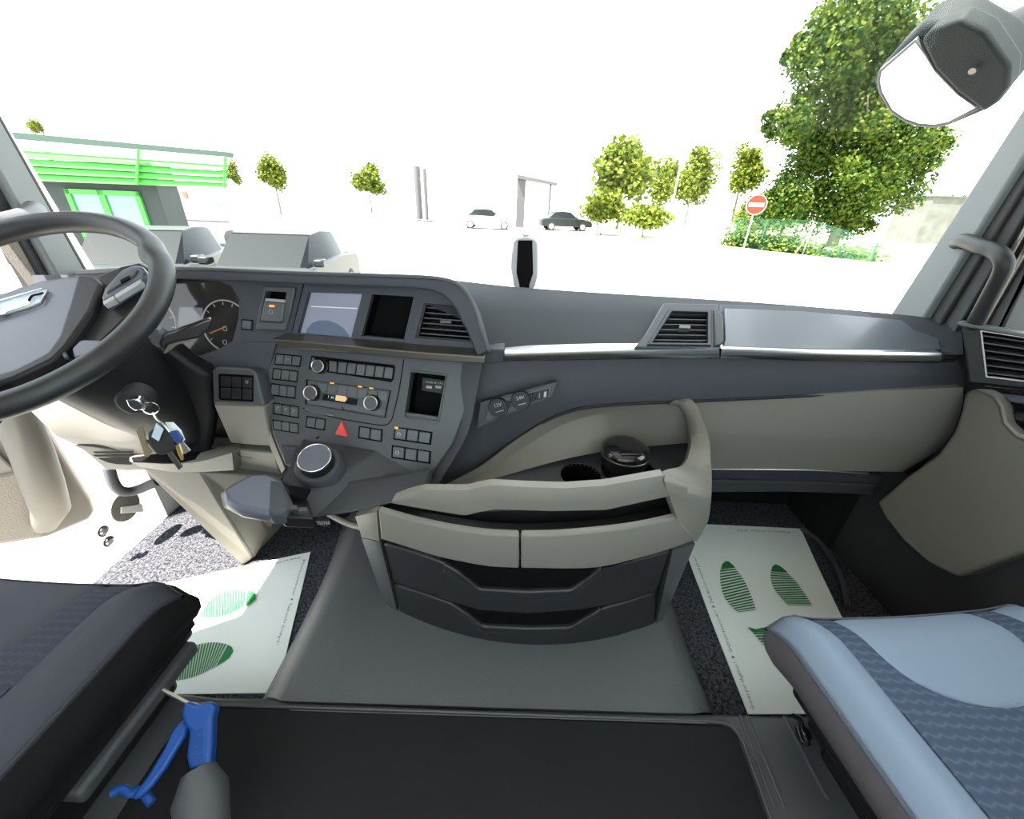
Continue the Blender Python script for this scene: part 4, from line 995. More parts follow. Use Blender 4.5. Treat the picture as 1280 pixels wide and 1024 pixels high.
tube('pull_handle', [DOORP.p(x, y, l) for x, y, l in ((8, 470, .03), (20, 520, .06), (40, 565, .075), (54, 605, .075), (64, 636, .06), (56, 656, .02))], [.042, .044, .044, .044, .042, .03], 'beige2', DR, 18)
slab('arm_recess', [(-120, 560), (-10, 560), (20, 590), (-10, 596), (-120, 612)], DOORP, .01, 'beige', DR, .012, .004)
fr_pts = [((0, 500), (-60, 330)), ]
# window frame of the open door
wf = [DOORP.p(30, 440, -.02), DOORP.p(-200, 430, -.02)]
P0 = DOORP.p(36, 438, -.02)
fr3 = [P0, P0 + Vector((0, 0, .75)) + dd * .10, P0 + Vector((0, 0, .75)) + dd * .85, P0 + dd * .9]
tube('window_frame', fr3, .028, 'felt', DR, 10)
g_ = [fr3[0], fr3[1], fr3[2], fr3[3]]
extrude('window_pane', g_, dn * .005, 'sideglass', DR)
tube('frame_seal', [p + dn * .03 + dd * .01 for p in fr3[:2]], .006, 'brass', DR, 8)
# left pillar grab handle
tag(tube('pillar_handle', resample([at(44, 262, X=-1.15), at(36, 270, X=-1.12), at(10, 278, X=-1.10), at(-30, 288, X=-1.10), at(-70, 330, X=-1.13)], 24), .02, 'panel', None, 12), 'grey grab handle on the driver side pillar', 'grab handle')

# ================================================================== SEATS
def seat(name, label, A, B, sgn, mats, W=.52, L=.52, sideh=.16, zt_=.37, tp=0):
    """A, B: front and rear pixel of the inner stitch line; sgn=+1 right seat, -1 left"""
    a, b = at(*A, Z=zt_), at(*B, Z=zt_)
    v = (b - a); v.z = 0; v.normalize(); u = Vector((-v.y, v.x, 0)) * 1
    if u.x * sgn < 0: u = -u
    S_ = thing(name, label, 'seat', a + u * W / 2 + v * L / 2 + Vector((0, 0, TZ - zt_)))
    uc = W / 2; b1 = .075
    def hgt(x, y):
        e = min(x, W - x) / W
        h = .012 * math.exp(-((min(x, W - x) - .035) / .03) ** 2)
        h -= .03 * max(0, 1 - y / .07) ** 2 + .022 * max(0, 1 - min(x, W - x) / .03) ** 2
        h -= .008 * math.sin(PI * min(1, max(0, (x - b1) / (W - 2 * b1))))
        return h
    def P3(x, y, dz=0): return a + u * x + v * y + Vector((0, 0, hgt(x, y) + dz))
    def patch(nm, xl, xr, y0, y1, material, nx=14, ny=28, pil=.004):
        rows = []
        for i in range(ny + 1):
            y = y0 + (y1 - y0) * i / ny; l, r = xl(y), xr(y); row = []
            for j in range(nx + 1):
                x = l + (r - l) * j / nx
                dx = min(x - l, r - x); dy = 1 if nm != 'centre_panel' else y1 - y
                d = max(0, min(dx, dy)); row.append(P3(x, y, -pil * math.exp(-d / .006)))
            rows.append(row)
        bm = bmesh.new(); grid(bm, rows, Vector((0, 0, -.03)))
        return soft(mesh_obj(nm, bm, mats[material], S_), 70)
    y1 = mats['y1']; cw = mats['cw']
    def cl_(y): return uc - cw * (max(0, 1 - (y / y1) ** 4)) ** .5
    def cr_(y): return uc + cw * (max(0, 1 - (y / y1) ** 4)) ** .5
    patch('bolster', lambda y: 0, lambda y: b1, 0, L, 'bol'); patch('bolster', lambda y: W - b1, lambda y: W, 0, L, 'bol')
    patch('centre_panel', cl_, cr_, 0, y1, 'mid', 20, 40)
    patch('insert', lambda y: b1, cl_, 0, y1, 'ins', 14, 40); patch('insert', cr_, lambda y: W - b1, 0, y1, 'ins', 14, 40)
    patch('insert', lambda y: b1, lambda y: W - b1, y1, L, 'ins', 20, 16, .001)
    # side panels, front, underside
    def wallp(nm, base, bulge, zlo, material):
        rows = []
        for k in range(7):
            f = k / 6
            rows.append([p + nrm * (bulge * math.sin(PI * min(1, f * 1.1 + .08))) + (u * (1 - 2 * (p - a).dot(u) / W) + v * (1 - (p - a).dot(v) / L)) * tp * f + Vector((0, 0, (a.z - zlo - p.z) * f - .004)) for p, nrm in base])
        bm = bmesh.new(); grid(bm, rows, None)
        return soft(mesh_obj(nm, bm, mats[material], S_), 80)
    ol = []
    n = 26
    for i in range(n): y = L * (1 - i / (n - 1)); ol.append((P3(0, y), -u))
    for i in range(8):
        f = i / 7; ol.append((P3(0, 0), (-u * (1 - f) - v * f).normalized()))
    for i in range(1, n): x = W * i / (n - 1); ol.append((P3(x, 0), -v))
    for i in range(1, n): y = L * i / (n - 1); ol.append((P3(W, y), u))
    wallp('side_panel', ol, .022, sideh, 'side')
    tube('seam', [p + nrm * .002 for p, nrm in ol], .0016, mats['thread'], S_, 5)
    # plastic skirt and pedestal
    def quad(x0, x1, y0, y1_, z0, z1, nm, material, bv=.012):
        pts = [a + u * x0 + v * y0, a + u * x1 + v * y0, a + u * x1 + v * y1_, a + u * x0 + v * y1_]
        bm = bmesh.new(); prism(bm, [Vector((p.x, p.y, z1)) for p in pts], [Vector((p.x, p.y, z0)) for p in pts])
        return mesh_obj(nm, bm, material, S_, bevel=bv, seg=3)
    quad(.005 + tp, W - .005 - tp, tp * .6, L, zt_ - sideh - .03, zt_ - sideh + .015, 'seat_pan', 'black')
    quad(-.008 + tp * 1.4, W + .008 - tp * 1.4, -.012 + .03 + tp, .25, zt_ - sideh - .055, zt_ - sideh - .025, 'trim_strip', mats['strip'], .008)
    quad(.03 + tp, W - .03 - tp, .05 + tp, L, TZ - .005, zt_ - sideh - .03, 'pedestal', 'black')
    # backrest behind the camera
    rows = []
    for z in range(9):
        f = z / 8; y = L - .02 + .12 * f; rows.append([a + u * (W * (.04 + .92 * k / 8)) + v * (y - .05 * _s(PI * k / 8) * 0 + .03 * math.cos(PI * (k - 4) / 8) - .0) + Vector((0, 0, -.02 + .66 * f)) for k in range(9)])
    bm = bmesh.new(); grid(bm, rows, v * .12); mesh_obj('backrest', bm, mats['ins'], S_, bevel=.02, seg=3)
    return S_, P3, u, v
seat('passenger_seat', 'blue-grey cloth passenger seat beside the console with patterned inserts', (972, 764), (1137, 990), 1,
     dict(bol='fabR', mid='fabR', ins='weaveR', side='fabSide', y1=.165, cw=.14, strip='black', thread='threadR'), tp=.06)
seat('driver_seat', 'dark grey cloth driver seat behind the steering wheel', (214, 722), (8, 938), -1,
     dict(bol='fabL', mid='fabL', ins='weaveL', side='fabSideD', y1=.19, cw=.125, strip='panel', thread='threadL'), sideh=.13)
# belt buckle by the passenger seat
bk = thing('seat_lever', 'black looped seat lever on the deck beside the passenger seat', 'lever', at(1000, 905, Z=TZ))
tube('loop', resample([at(992, 895, Z=.14), at(1000, 900, Z=.15), at(1004, 915, Z=.15), at(1010, 930, Z=.135), at(1002, 925, Z=.13), at(997, 910, Z=.13)], 20), .0045, 'gloss', bk, 8)
lathe('pivot', [(.012, 0), (.012, .012), (.008, .016)], at(1003, 920, Z=TZ - .002), (0, 0, 1), 'black', bk, 16)

# ================================================================== PAPER FLOOR MATS
def paper(name, label, quad, feet, lines):
    z = .004; S = PlaneON((0, 0, z), (0, 0, 1))
    o = thing(name, label, 'floor mat', S.p(*quad[0]))
    N = 14; q = [S.p(*p) for p in quad]; rows = []
    for i in range(N + 1):
        r = []
        for j in range(N + 1):
            f, g = i / N, j / N; p = (q[0].lerp(q[1], g)).lerp(q[3].lerp(q[2], g), f)
            p.z = .004 + .0015 * math.sin(7 * f + 3 * g); r.append(p)
        rows.append(r)
    bm = bmesh.new(); grid(bm, rows, Vector((0, 0, -.003))); soft(mesh_obj('sheet', bm, 'paper', o))
    S2 = PlaneON((0, 0, .0068), (0, 0, 1))
    for cap, stripes in feet:
        if cap: slab('footprint_toe', cap, S2, .0006, 'ink', o)
        bm = bmesh.new()
        L_, R_, n, fill = stripes
        A, B = resample(L_, n * 2), resample(R_, n * 2)
        for k in range(n):
            pts = [A[2 * k], B[2 * k], B[2 * k].lerp(B[min(2 * k + 2, 2 * n - 1)], fill), A[2 * k].lerp(A[min(2 * k + 2, 2 * n - 1)], fill)]
            w3 = [S2.p(p.x, p.y) for p in pts]; vv = [bm.verts.new(p) for p in w3]
            try: bm.faces.new(vv)
            except ValueError: pass
        bmesh.ops.recalc_face_normals(bm, faces=bm.faces)
        mesh_obj('footprint_stripes', bm, 'ink', o)
    for s, p0, p1, h in lines:
        text('border_text', s, S2, p0, p1, h, 'inkgrey', o, 0)
    return o
paper('paper_floor_mat', 'white paper floor mat with green footprints in the passenger footwell', [(843, 654), (1001, 661), (1108, 893), (935, 893)],
      [([(901, 712), (903, 705), (907, 701.5), (911, 702), (916, 706), (919, 709.5)], ([(900, 713), (900.5, 728), (905, 746), (914, 758), (923, 766)], [(919.5, 711), (930, 725), (938, 742), (943, 756), (945, 763)], 17, .5)),
       ([(964, 714), (965.5, 708), (969, 705.5), (974, 707), (980, 711.5), (985, 716)], ([(963.5, 715), (963.5, 725), (968, 737), (976, 747), (985, 757)], [(986, 718), (996, 728), (1003, 738), (1010, 748), (1016, 758)], 15, .5)),
       ([(935, 784), (945, 786.5), (958, 784), (966, 790), (941, 790)], ([(941, 791), (950, 801), (959, 812), (966, 822)], [(968, 791), (975, 800), (980, 812), (985, 822)], 9, .5))],
      [('Gracias por elegirnos !  ★  Grazie per averci scelto !  ★  Dank dat u voor ons heeft gekozen !', (944, 888), (873, 706), .0115),
       ('  !  ★ Thank you for choosing us !  ★ Tack', (993, 665), (850, 658.8), .0115)])
paper('paper_floor_mat', 'white paper floor mat with green footprints in the driver footwell', [(180, 735), (388, 690), (346, 866), (120, 870)],
      [([(309, 738), (315, 738.5), (319.5, 743), (319.5, 748), (314, 754), (307, 758)], ([(306, 738), (290, 737), (275, 741), (260, 750), (250, 760)], [(304, 759), (290, 766), (275, 771), (258, 772), (244, 771)], 18, .5)),
       ([(285, 806), (290, 809), (291.5, 814), (287, 822), (280, 827), (270, 833)], ([(283, 805), (268, 803), (250, 805), (232, 812), (218, 824)], [(268, 834), (255, 841), (240, 847), (226, 850), (212, 852)], 20, .55))],
      [('★ Merci de nous avoir choisi !  ★  Thank you for choosing us !', (379, 699), (327, 864), .0105),
       ('Gracias por elegirnos ! ★ Grazie per averci scelto !', (376, 696), (250, 725), .0105)])
# black cable curving by the passenger mat
tag(tube('floor_trim_strip', resample([at(1002, 661, Z=.012), at(1022, 675, Z=.012), at(1038, 697, Z=.012), at(1052, 725, Z=.012), at(1060, 760, Z=.012)], 24), .008, 'panel', None, 8), 'dark curved edging on the carpet beside the passenger mat', 'edging')

# ================================================================== AIR BLOW GUN
AG = thing('air_gun', 'blue air blow gun with thin metal nozzle hanging by the driver seat', 'air gun', at(245, 960, Z=.2))
AGP = PlaneON(at(240, 900, Z=.27), Vector((.05, -.42, .9)))
tube('nozzle', [AGP.p(203, 863, -.006), AGP.p(236, 880, -.006)], .0028, 'silver', AG, 10)
slab('body', [(229, 881), (233, 876), (247, 881.5), (252, 879), (258, 877), (265, 878), (269, 885), (265, 896), (264, 930), (262, 960), (235, 963), (232, 946), (236, 914), (230, 908), (225, 892)], AGP, .02, 'blue', AG, 0, .006, 3)
for k in range(9):
    slab('grip_rib', [(238, 916 + 4.6 * k), (252, 911 + 4.6 * k), (252, 913 + 4.6 * k), (238, 918 + 4.6 * k)], AGP, .004, 'blue', AG, .0015, .0005)
slab('lever', [(226, 900), (234, 906), (230, 920), (218, 940), (206, 960), (188, 984), (172, 1000), (162, 1000), (186, 966), (204, 936), (214, 914)], AGP, .012, 'blue', AG, -.004, .004)
lathe('fitting', [(.02, 0), (.034, .03), (.03, .08)], AGP.p(248, 962, -.01), -(AGP.p(240, 880) - AGP.p(248, 962)).normalized(), 'panel', AG, 20)
ge = AGP.p(248, 962, -.01) - (AGP.p(240, 880) - AGP.p(248, 962)).normalized() * .075
tube('hose_tail', resample([ge, ge + Vector((0, -.03, -.02)), Vector((ge.x - .01, ge.y - .09, TZ + .012)), Vector((ge.x - .03, ge.y - .2, TZ + .006))], 20), .007, 'blue', AG, 8)
tube('hose', [AGP.p(q.x, q.y, -.02) for q in resample([(140, 992), (152, 986), (164, 992), (176, 988), (190, 1004)], 20)], .006, 'blue', AG, 8)

# ================================================================== EXTERIOR MIRROR (upper right, outside the windscreen)
MY = 1.42
mc = at(1160, 105, Y=MY)
d_in = (mc - CAM).normalized(); r_out = Vector((-.35, .25, -.9)).normalized()
mn = (r_out - d_in).normalized()
MP = PlaneON(mc, mn)
EM = thing('front_mirror', 'black outside front mirror on an arm at the windscreen corner', 'mirror', mc)
mg = [(1144, 53), (1122, 72), (1101, 90), (1098.5, 102), (1101, 116), (1114, 139), (1130, 150), (1147, 156), (1166, 157.5), (1184, 154), (1220.6, 135), (1196, 118), (1168, 89), (1158, 72)]
mh = [(1149, 34), (1118, 64), (1091, 95), (1090, 106), (1094, 118), (1110, 143), (1128, 156), (1147, 162), (1162, 164), (1190, 158), (1228, 142), (1244, 130), (1262, 108), (1262, 84), (1250, 60), (1200, 30), (1166, 28)]
slab('housing', mh, MP, .10, 'mirrorblack', EM, -.008, .02, 4)
slab('mirror_glass', mg, MP, .006, 'mirror', EM, .001, .001)
panel('rim', inset(mg, 1.06), [inset(mg, .99)], MP, .02, 'panel', EM, .004, .002)
slab('shade_cover', [(1150, 52), (1162, 38), (1200, 24), (1232, 40), (1262, 84), (1260, 110), (1246, 130), (1228, 142), (1222, 136), (1196, 117), (1168, 88)], MP, .05, 'mirrorblack', EM, .022, .010, 3)
tube('arm', [at(1200, 66, Y=MY - .03), at(1240, 58, Y=MY - .02), at(1300, 30, Y=MY + .02), at(1400, -20, Y=MY + .02)], [.062, .06, .058, .058], 'mirrorblack', EM, 16)
lathe('screw', [(.008, 0), (.008, .006)], MP.p(1217, 87, .03), mn, 'smoke', EM, 12)

# ================================================================== OUTDOORS
bm = bmesh.new(); box_bm(bm, (-90, -30, GROUND - .2), (90, 140, GROUND))
struct(mesh_obj('ground', bm, 'asphalt'), 'pale sunlit paved yard')
VZ = -.80
bm = bmesh.new()
vg = [(8.0, 19), (14, 17), (40, 17), (80, 40), (80, 100), (18, 100), (8.5, 40)]
prism(bm, [Vector((x, y, VZ)) for x, y in vg], [Vector((x * .985 - .6, y - .8, GROUND - .05)) for x, y in vg])
struct(mesh_obj('grass_verge', bm, 'grass'), 'dry pale grass bank behind the fence')

def tree(name, label, base, h, rx, rz, cz, leaf, material, n, group=None, trunk=.12, seed=1, lobes=9, balls=None):
    rnd = random.Random(seed)
    T = thing(name, label, 'tree', base, group); B = Vector(base)
    cr = B + Vector((0, 0, cz))
    pts = [B - Vector((0, 0, .3)), B + Vector((.05, 0, h * .25)), B + Vector((0, .05, h * .55)), B + Vector((.03, 0, h * .85))]
    bm = bmesh.new(); tube_bm(bm, pts, [trunk, trunk * .8, trunk * .5, trunk * .2], 8)
    for k in range(7):
        a = rnd.random() * 6.28; z0 = h * (.3 + .08 * k)
        p = B + Vector((0, 0, z0)); tube_bm(bm, [p, p + Vector((_c(a) * rx * .35, _s(a) * rx * .35, h * .08)), p + Vector((_c(a) * rx * .7, _s(a) * rx * .7, h * .2))], [trunk * .4, trunk * .25, trunk * .08], 6)
    soft(mesh_obj('trunk', bm, 'bark', T))
    lb = []
    for k in range(lobes):
        a = rnd.random() * 6.28; el = rnd.uniform(-.9, 1.3); rr = rnd.uniform(.35, .68)
        lb.append((cr + Vector((_c(a) * _c(el) * rx * rr, _s(a) * _c(el) * rx * rr, _s(el) * rz * rr)), rnd.uniform(.35, .55)))
    lb.append((cr, .6))
    if balls: lb = [(c_, r_ / rx) for c_, r_ in balls for _ in range(max(1, int(r_ * r_ * 8)))]
    rz = rx if balls else rz
    verts, faces = [], []
    for i in range(n):
        c, s = lb[rnd.randrange(len(lb))]
        d = Vector((rnd.gauss(0, 1), rnd.gauss(0, 1), rnd.gauss(0, 1))).normalized() * (rnd.random() ** .5) * (1.12 if rnd.random() < .8 else 1.3)
        p = c + Vector((d.x * rx * s, d.y * rx * s, d.z * rz * s))
        u = Vector((rnd.gauss(0, 1), rnd.gauss(0, 1), rnd.gauss(0, .6))).normalized(); v_ = u.orthogonal(); v_.rotate(Quaternion(u, rnd.random() * 6.28))
        l = leaf * rnd.uniform(.6, 1.3); k = len(verts)
        verts += [p - u * l * .5, p + v_ * l * .32, p + u * l * .5, p - v_ * l * .32]; faces.append((k, k + 1, k + 2, k + 3))
    me = bpy.data.meshes.new('crown'); me.from_pydata([tuple(q - cr) for q in verts], [], faces); me.materials.append(M[material])
    o = bpy.data.objects.new('crown', me); C.objects.link(o); o.location = cr - B; o.parent = T
    return T
def gp(x, y, Z=VZ): return at(x, y, Z=Z)
# big tree
BY = 27.0
q0 = at(1040, 305, Y=BY); q0.z = VZ
balls = []
for x, y, r, dy in ((1075, 20, 62, 0), (1030, 70, 46, -.5), (1090, 90, 56, .6), (1000, 70, 22, 0), (990, 150, 30, -.4), (1045, 150, 56, .5), (1110, 160, 58, -.6), (1150, 190, 34, 0), (1020, 205, 40, .4), (1075, 225, 52, -.5), (1120, 232, 40, .4), (985, 250, 30, -.3), (1030, 262, 34, .3), (1065, 275, 26, 0), (965, 148, 14, 0), (1168, 180, 16, 0), (1130, 60, 50, 0), (975, 262, 22, 0)):
    c = at(x, y, Y=BY + dy * 1.5); r_ = r / FPX * (c - CAM).dot(FW); balls.append((c, r_ * .8))
    for k in range(5):
        q = Vector((random.gauss(0, 1), random.gauss(0, 1), random.gauss(0, 1))).normalized() * r_ * .8; balls.append((c + q, r_ * random.uniform(.2, .34)))
cT = at(1068, 150, Y=BY)
tree('tree', 'large leafy tree standing behind the green wire fence', q0, cT.z + 3.2 - VZ, 3.9, 5.2, cT.z - VZ, .20, 'leafA', 70000, None, .34, 3, 16, balls)
for (px_, py_, Y, rpx, hpx, mt, lab, sd_, nl) in (
        (930, 215, 34, 24, 30, 'leafB', 'slender yellow-green tree rising behind the no entry sign', 5, 5000),
        (985, 262, 32, 30, 26, 'leafA', 'low dark green tree at the foot of the large tree', 6, 6000),
        (938, 268, 30, 26, 26, 'leafB', 'bushy yellow-green shrub growing behind the sign pole', 16, 5000),
        (781, 214, 38, 44, 42, 'leafB', 'round green tree above the rough bushes across the yard', 7, 6000),
        (868, 222, 52, 26, 38, 'leafB', 'tall yellow-green tree right of the thin lamp post', 8, 4500),
        (830, 228, 60, 22, 34, 'leafB', 'yellow-green tree left of the thin lamp post', 9, 4500),
        (341, 218, 44, 20, 20, 'leafB', 'round yellow-green tree beyond the parked vehicles', 10, 4500),
        (290, 220, 40, 14, 16, 'leafB', 'small yellow-green tree at the corner of the green louvred building', 11, 3000),
        (460, 225, 60, 24, 18, 'leafB', 'pale distant tree between the dark posts and the round tree', 12, 3000),
        (45, 160, 16, 9, 9, 'leafB', 'tree top showing above the green louvred building', 13, 2500)):
    c = at(px_, py_, Y=Y); dep = (c - CAM).dot(FW); r = rpx / FPX * dep; rz = hpx / FPX * dep
    g = VZ if px_ > 900 else GROUND
    tree('tree', lab, (c.x, c.y, g), c.z - g + rz * .6, r, rz, c.z - g, r * .16, mt, nl, 'trees around the yard', .12, sd_, 9)
for k, (px_, py_, Y, rpx, hpx) in enumerate(((754, 262, 34, 32, 22), (806, 273, 29, 32, 15), (1170, 262, 40, 40, 14))):
    c = at(px_, py_, Y=Y); dep = (c - CAM).dot(FW); r = rpx / FPX * dep; rz = hpx / FPX * dep
    g = GROUND if px_ < 900 else VZ
    rnd = random.Random(40 + k)
    o = tree('bush', ('leafy bush at the left foot of the round green tree', 'low spreading bush on the right under the round green tree', 'pale bushes beyond the grey wall panel')[k], (c.x, c.y, g), c.z - g + rz * .5, r, rz, max(.3, c.z - g), r * .14, 'leafB', 3500, None, .05, 50 + k, 8)
    o['category'] = 'bush'
# weeds along the fence
def hedge(name, label, a, b, h, n, material, seed):
    rnd = random.Random(seed); verts, faces = [], []
    a, b = Vector(a), Vector(b); mid = (a + b) / 2
    for i in range(n):
        p = a.lerp(b, rnd.random()) + Vector((rnd.gauss(0, .25), rnd.gauss(0, .25), abs(rnd.gauss(0, h * .5))))
        u = Vector((rnd.gauss(0, 1), rnd.gauss(0, 1), rnd.gauss(0, .6))).normalized(); v_ = u.orthogonal(); l = rnd.uniform(.1, .25); k = len(verts)
        verts += [p - u * l * .5 - mid, p + v_ * l * .3 - mid, p + u * l * .5 - mid, p - v_ * l * .3 - mid]; faces.append((k, k + 1, k + 2, k + 3))
    me = bpy.data.meshes.new(name); me.from_pydata([tuple(q) for q in verts], [], faces); me.materials.append(M[material])
    o = bpy.data.objects.new(name, me); C.objects.link(o); o.location = mid; WL[o.name] = mid
    return tag(o, label, 'plants', kind='stuff')
# fence: posts, top rail, wire mesh
F0 = [at(x, y, Z=VZ) for x, y in ((906, 296), (916, 297), (950, 302), (1008, 311), (1092, 322))]
FY = 20.5
fpx = [(906, 296), (917, 298), (951, 303), (1006, 310), (1091, 318), (1180, 322)]
FN = thing('wire_fence', 'green chain-link fence with slim posts under the large tree', 'fence', at(1000, 310, Y=FY))
fposts = []
for i, (x, y) in enumerate(fpx):
    Y = (24.5, 24, 22.6, 20.8, 18.6, 17.2)[i]
    p = at(x, y, Y=Y); p.z = VZ - .1; fposts.append(p)
    h = (1.5, 1.5, 1.5, 1.55, .9, .5)[i]
    tube('post', [p, p + Vector((0, 0, h))], .03, 'galv' if i in (3,) else 'fence', FN, 8)
tube('brace', [fposts[3] + Vector((-.25, .2, 0)), fposts[3] + Vector((0, 0, 1.2))], .022, 'galv', FN, 8)
bm = bmesh.new()
for i in range(len(fposts) - 1):
    a, b = fposts[i], fposts[i + 1]; ha = (1.45, 1.45, 1.45, 1.5, .85, .45)[i]; hb_ = (1.45, 1.45, 1.45, 1.5, .85, .45)[i + 1]
    Ln = (b - a).length; n = int(Ln / .15)
    for k in range(-14, n + 1):
        for sg in (1, -1):
            pts_ = []
            for m_ in (0, 1):
                f = (k + (14 * m_ if sg > 0 else 14 * (1 - m_))) / n
                z = 1.45 * m_; pts_.append((f, z))
            (f0, z0), (f1, z1) = pts_
            # clip to [0,1]
            def cut(f0, z0, f1, z1):
                if f0 > f1: f0, z0, f1, z1 = f1, z1, f0, z0
                if f1 <= 0 or f0 >= 1: return None
                if f0 < 0: z0 += (z1 - z0) * (0 - f0) / (f1 - f0); f0 = 0
                if f1 > 1: z1 = z0 + (z1 - z0) * (1 - f0) / (f1 - f0); f1 = 1
                return f0, z0, f1, z1
            c_ = cut(f0, z0, f1, z1)
            if not c_: continue
            f0, z0, f1, z1 = c_; sc0 = (ha + (hb_ - ha) * f0) / 1.45; sc1 = (ha + (hb_ - ha) * f1) / 1.45
            tube_bm(bm, [a.lerp(b, f0) + Vector((0, 0, .1 + z0 * sc0)), a.lerp(b, f1) + Vector((0, 0, .1 + z1 * sc1))], .0055, 3, caps=False)
tag(mesh_obj('wire_mesh', bm, 'fence', FN), kind='stuff')
hedge('fence_weeds', 'green weeds growing along the foot of the wire fence', fposts[1] + Vector((0, .5, .1)), fposts[3] + Vector((0, .5, .1)), .9, 2600, 'leafA', 60)
hedge('fence_weeds', 'low weeds under the low right end of the wire fence', fposts[3] + Vector((0, .5, .1)), fposts[4] + Vector((.6, .5, .1)), .4, 1200, 'leafA', 61)
bx0 = at(985, 297, Y=23.6)
tag(box('storage_box', (bx0.x - 1.2, 23.4, VZ - .1), (bx0.x + 1.0, 24.2, VZ + .65), 'concrete', None, .03), 'pale grey box behind the wire fence', 'box')
# no entry sign
sgY = 21.8
sg = at(945.5, 256, Y=sgY); SG = thing('no_entry_sign', 'round red no entry sign with white bar on a pole', 'road sign', (sg.x, sg.y, VZ))
tube('pole', [Vector((sg.x, sg.y + .04, VZ - .1)), Vector((sg.x, sg.y + .04, sg.z + .3))], .035, 'galv', SG, 10)
sn = (Vector((0, 0, sg.z)) - sg).normalized(); sn = Vector((sn.x, sn.y, 0)).normalized()
lathe('disc', [(.44, -.02), (.44, .01)], sg, sn, 'signw', SG, 40)
lathe('red_field', [(.41, .01), (.41, .014)], sg, sn, 'signr', SG, 40)
sx = Vector((0, 0, 1)).cross(sn).normalized(); bm = bmesh.new()
prism(bm, [sg + sx * a + Vector((0, 0, b)) + sn * .019 for a, b in ((-.32, -.085), (.32, -.085), (.32, .085), (-.32, .085))], [sg + sx * a + Vector((0, 0, b)) + sn * .012 for a, b in ((-.32, -.085), (.32, -.085), (.32, .085), (-.32, .085))])
mesh_obj('white_bar', bm, 'signw', SG)
# grey wall panel far right
wY = 34
wq = [at(1174, 246, Y=wY), at(1201, 244, Y=wY), at(1190, 300, Y=wY), at(1150, 300, Y=wY)]
wx0, wx1 = wq[0].x - .3, wq[1].x + 3
gw = thing('grey_shed', 'grey sheet-metal shed beyond the wire fence', 'shed', (wx0, wY, VZ))
box('wall', (wx0, wY, VZ - .2), (wx1, wY + 3, wq[0].z), 'concrete', gw)
box('roof_edge', (wx0 - .1, wY - .1, wq[0].z), (wx1 + .1, wY + 3.1, wq[0].z + .08), 'darkmetal', gw)

# ---- green louvred building, left
GY = 11.6
LP_ = Plane((18, 165, GY), (285, 190, GY + .6), (283, 234, GY + .6))
GB = thing('louvred_building', 'low building with green sunshade louvres and green window frames', 'building', at(150, 330, Y=GY))
ux_ = (LP_.p(285, 190) - LP_.p(18, 165)); ux_.z = 0; ux_.normalize()
def gb(px_, py_, lift=0): return LP_.p(px_, py_, lift)
TLp, TRp = gb(-60, 158), gb(285, 190); BLp, BRp = gb(-60, 222), gb(283, 235)
def lerp2(f, g): return (TLp.lerp(TRp, f)).lerp(BLp.lerp(BRp, f), g)
nb = Vector((LP_.n.x, LP_.n.y, 0)).normalized()
extrude('coping', [lerp2(0, 0), lerp2(1, 0), lerp2(1, .14), lerp2(0, .14)], -nb * .3, 'greenD', GB)
extrude('white_band', [lerp2(0, .13), lerp2(1, .13), lerp2(1, .34), lerp2(0, .34)], -nb * .1 , 'paintw', GB)
for k in range(4):
    g = .36 + .165 * k
    p0, p1 = lerp2(0, g), lerp2(1, g); p2, p3 = lerp2(1, g + .15), lerp2(0, g + .15)
    extrude('louvre', [p0 - nb * .03, p1 - nb * .03, p2 + nb * .03, p3 + nb * .03], -nb * .03, 'green', GB)
for f in (.03, .665, .995):
    p, q = lerp2(f, .14), lerp2(f, 1.0); tube('louvre_post', [p + nb * .06, q + nb * .06], .035, 'green', GB, 8)
wallb = lerp2(0, 1.0).z
def vq(px0, px1, z0, z1, off):
    a, b = gb(px0, 230), gb(px1, 232); a, b = Vector((a.x, a.y, 0)), Vector((b.x, b.y, 0))
    return [Vector((a.x, a.y, z1)) - nb * off, Vector((b.x, b.y, z1)) - nb * off, Vector((b.x, b.y, z0)) - nb * off, Vector((a.x, a.y, z0)) - nb * off]
extrude('wall', vq(-60, 184, GROUND, wallb + .02, .35), -nb * .9, 'wallD', GB)
extrude('roof', vq(-60, 186, wallb, wallb + .5, .36), -nb * .8, 'wallD', GB)
def win(px0, px1, z0, z1):
    o_ = vq(px0, px1, z0, z1, .33); e = (o_[1] - o_[0]).normalized() * .12
    fr_ = []
    bm = bmesh.new(); k = .12
    for quad_ in ([o_[0], o_[1], o_[1] - Vector((0, 0, k)), o_[0] - Vector((0, 0, k))], [o_[3] + Vector((0, 0, k)), o_[2] + Vector((0, 0, k)), o_[2], o_[3]], [o_[0], o_[0] + e, o_[3] + e, o_[3]], [o_[1] - e, o_[1], o_[2], o_[2] - e]):
        prism(bm, [p + nb * .05 for p in quad_], [p - nb * .05 for p in quad_])
    wf_ = mesh_obj('window', bm, 'green', GB)
    prism_pts = [o_[0] + e - Vector((0, 0, k)), o_[1] - e - Vector((0, 0, k)), o_[2] - e + Vector((0, 0, k)), o_[3] + e + Vector((0, 0, k))]
    extrude('pane', prism_pts, -nb * .02, 'pane', wf_)
win(64, 113, -.48, wallb - .15); win(108, 160, -.48, wallb - .15)
0 and tube('corner_post', [Vector((BRp.x, BRp.y, GROUND)) - nb * .3, Vector((BRp.x, BRp.y, wallb)) - nb * .3], .06, 'greenD', GB, 8)

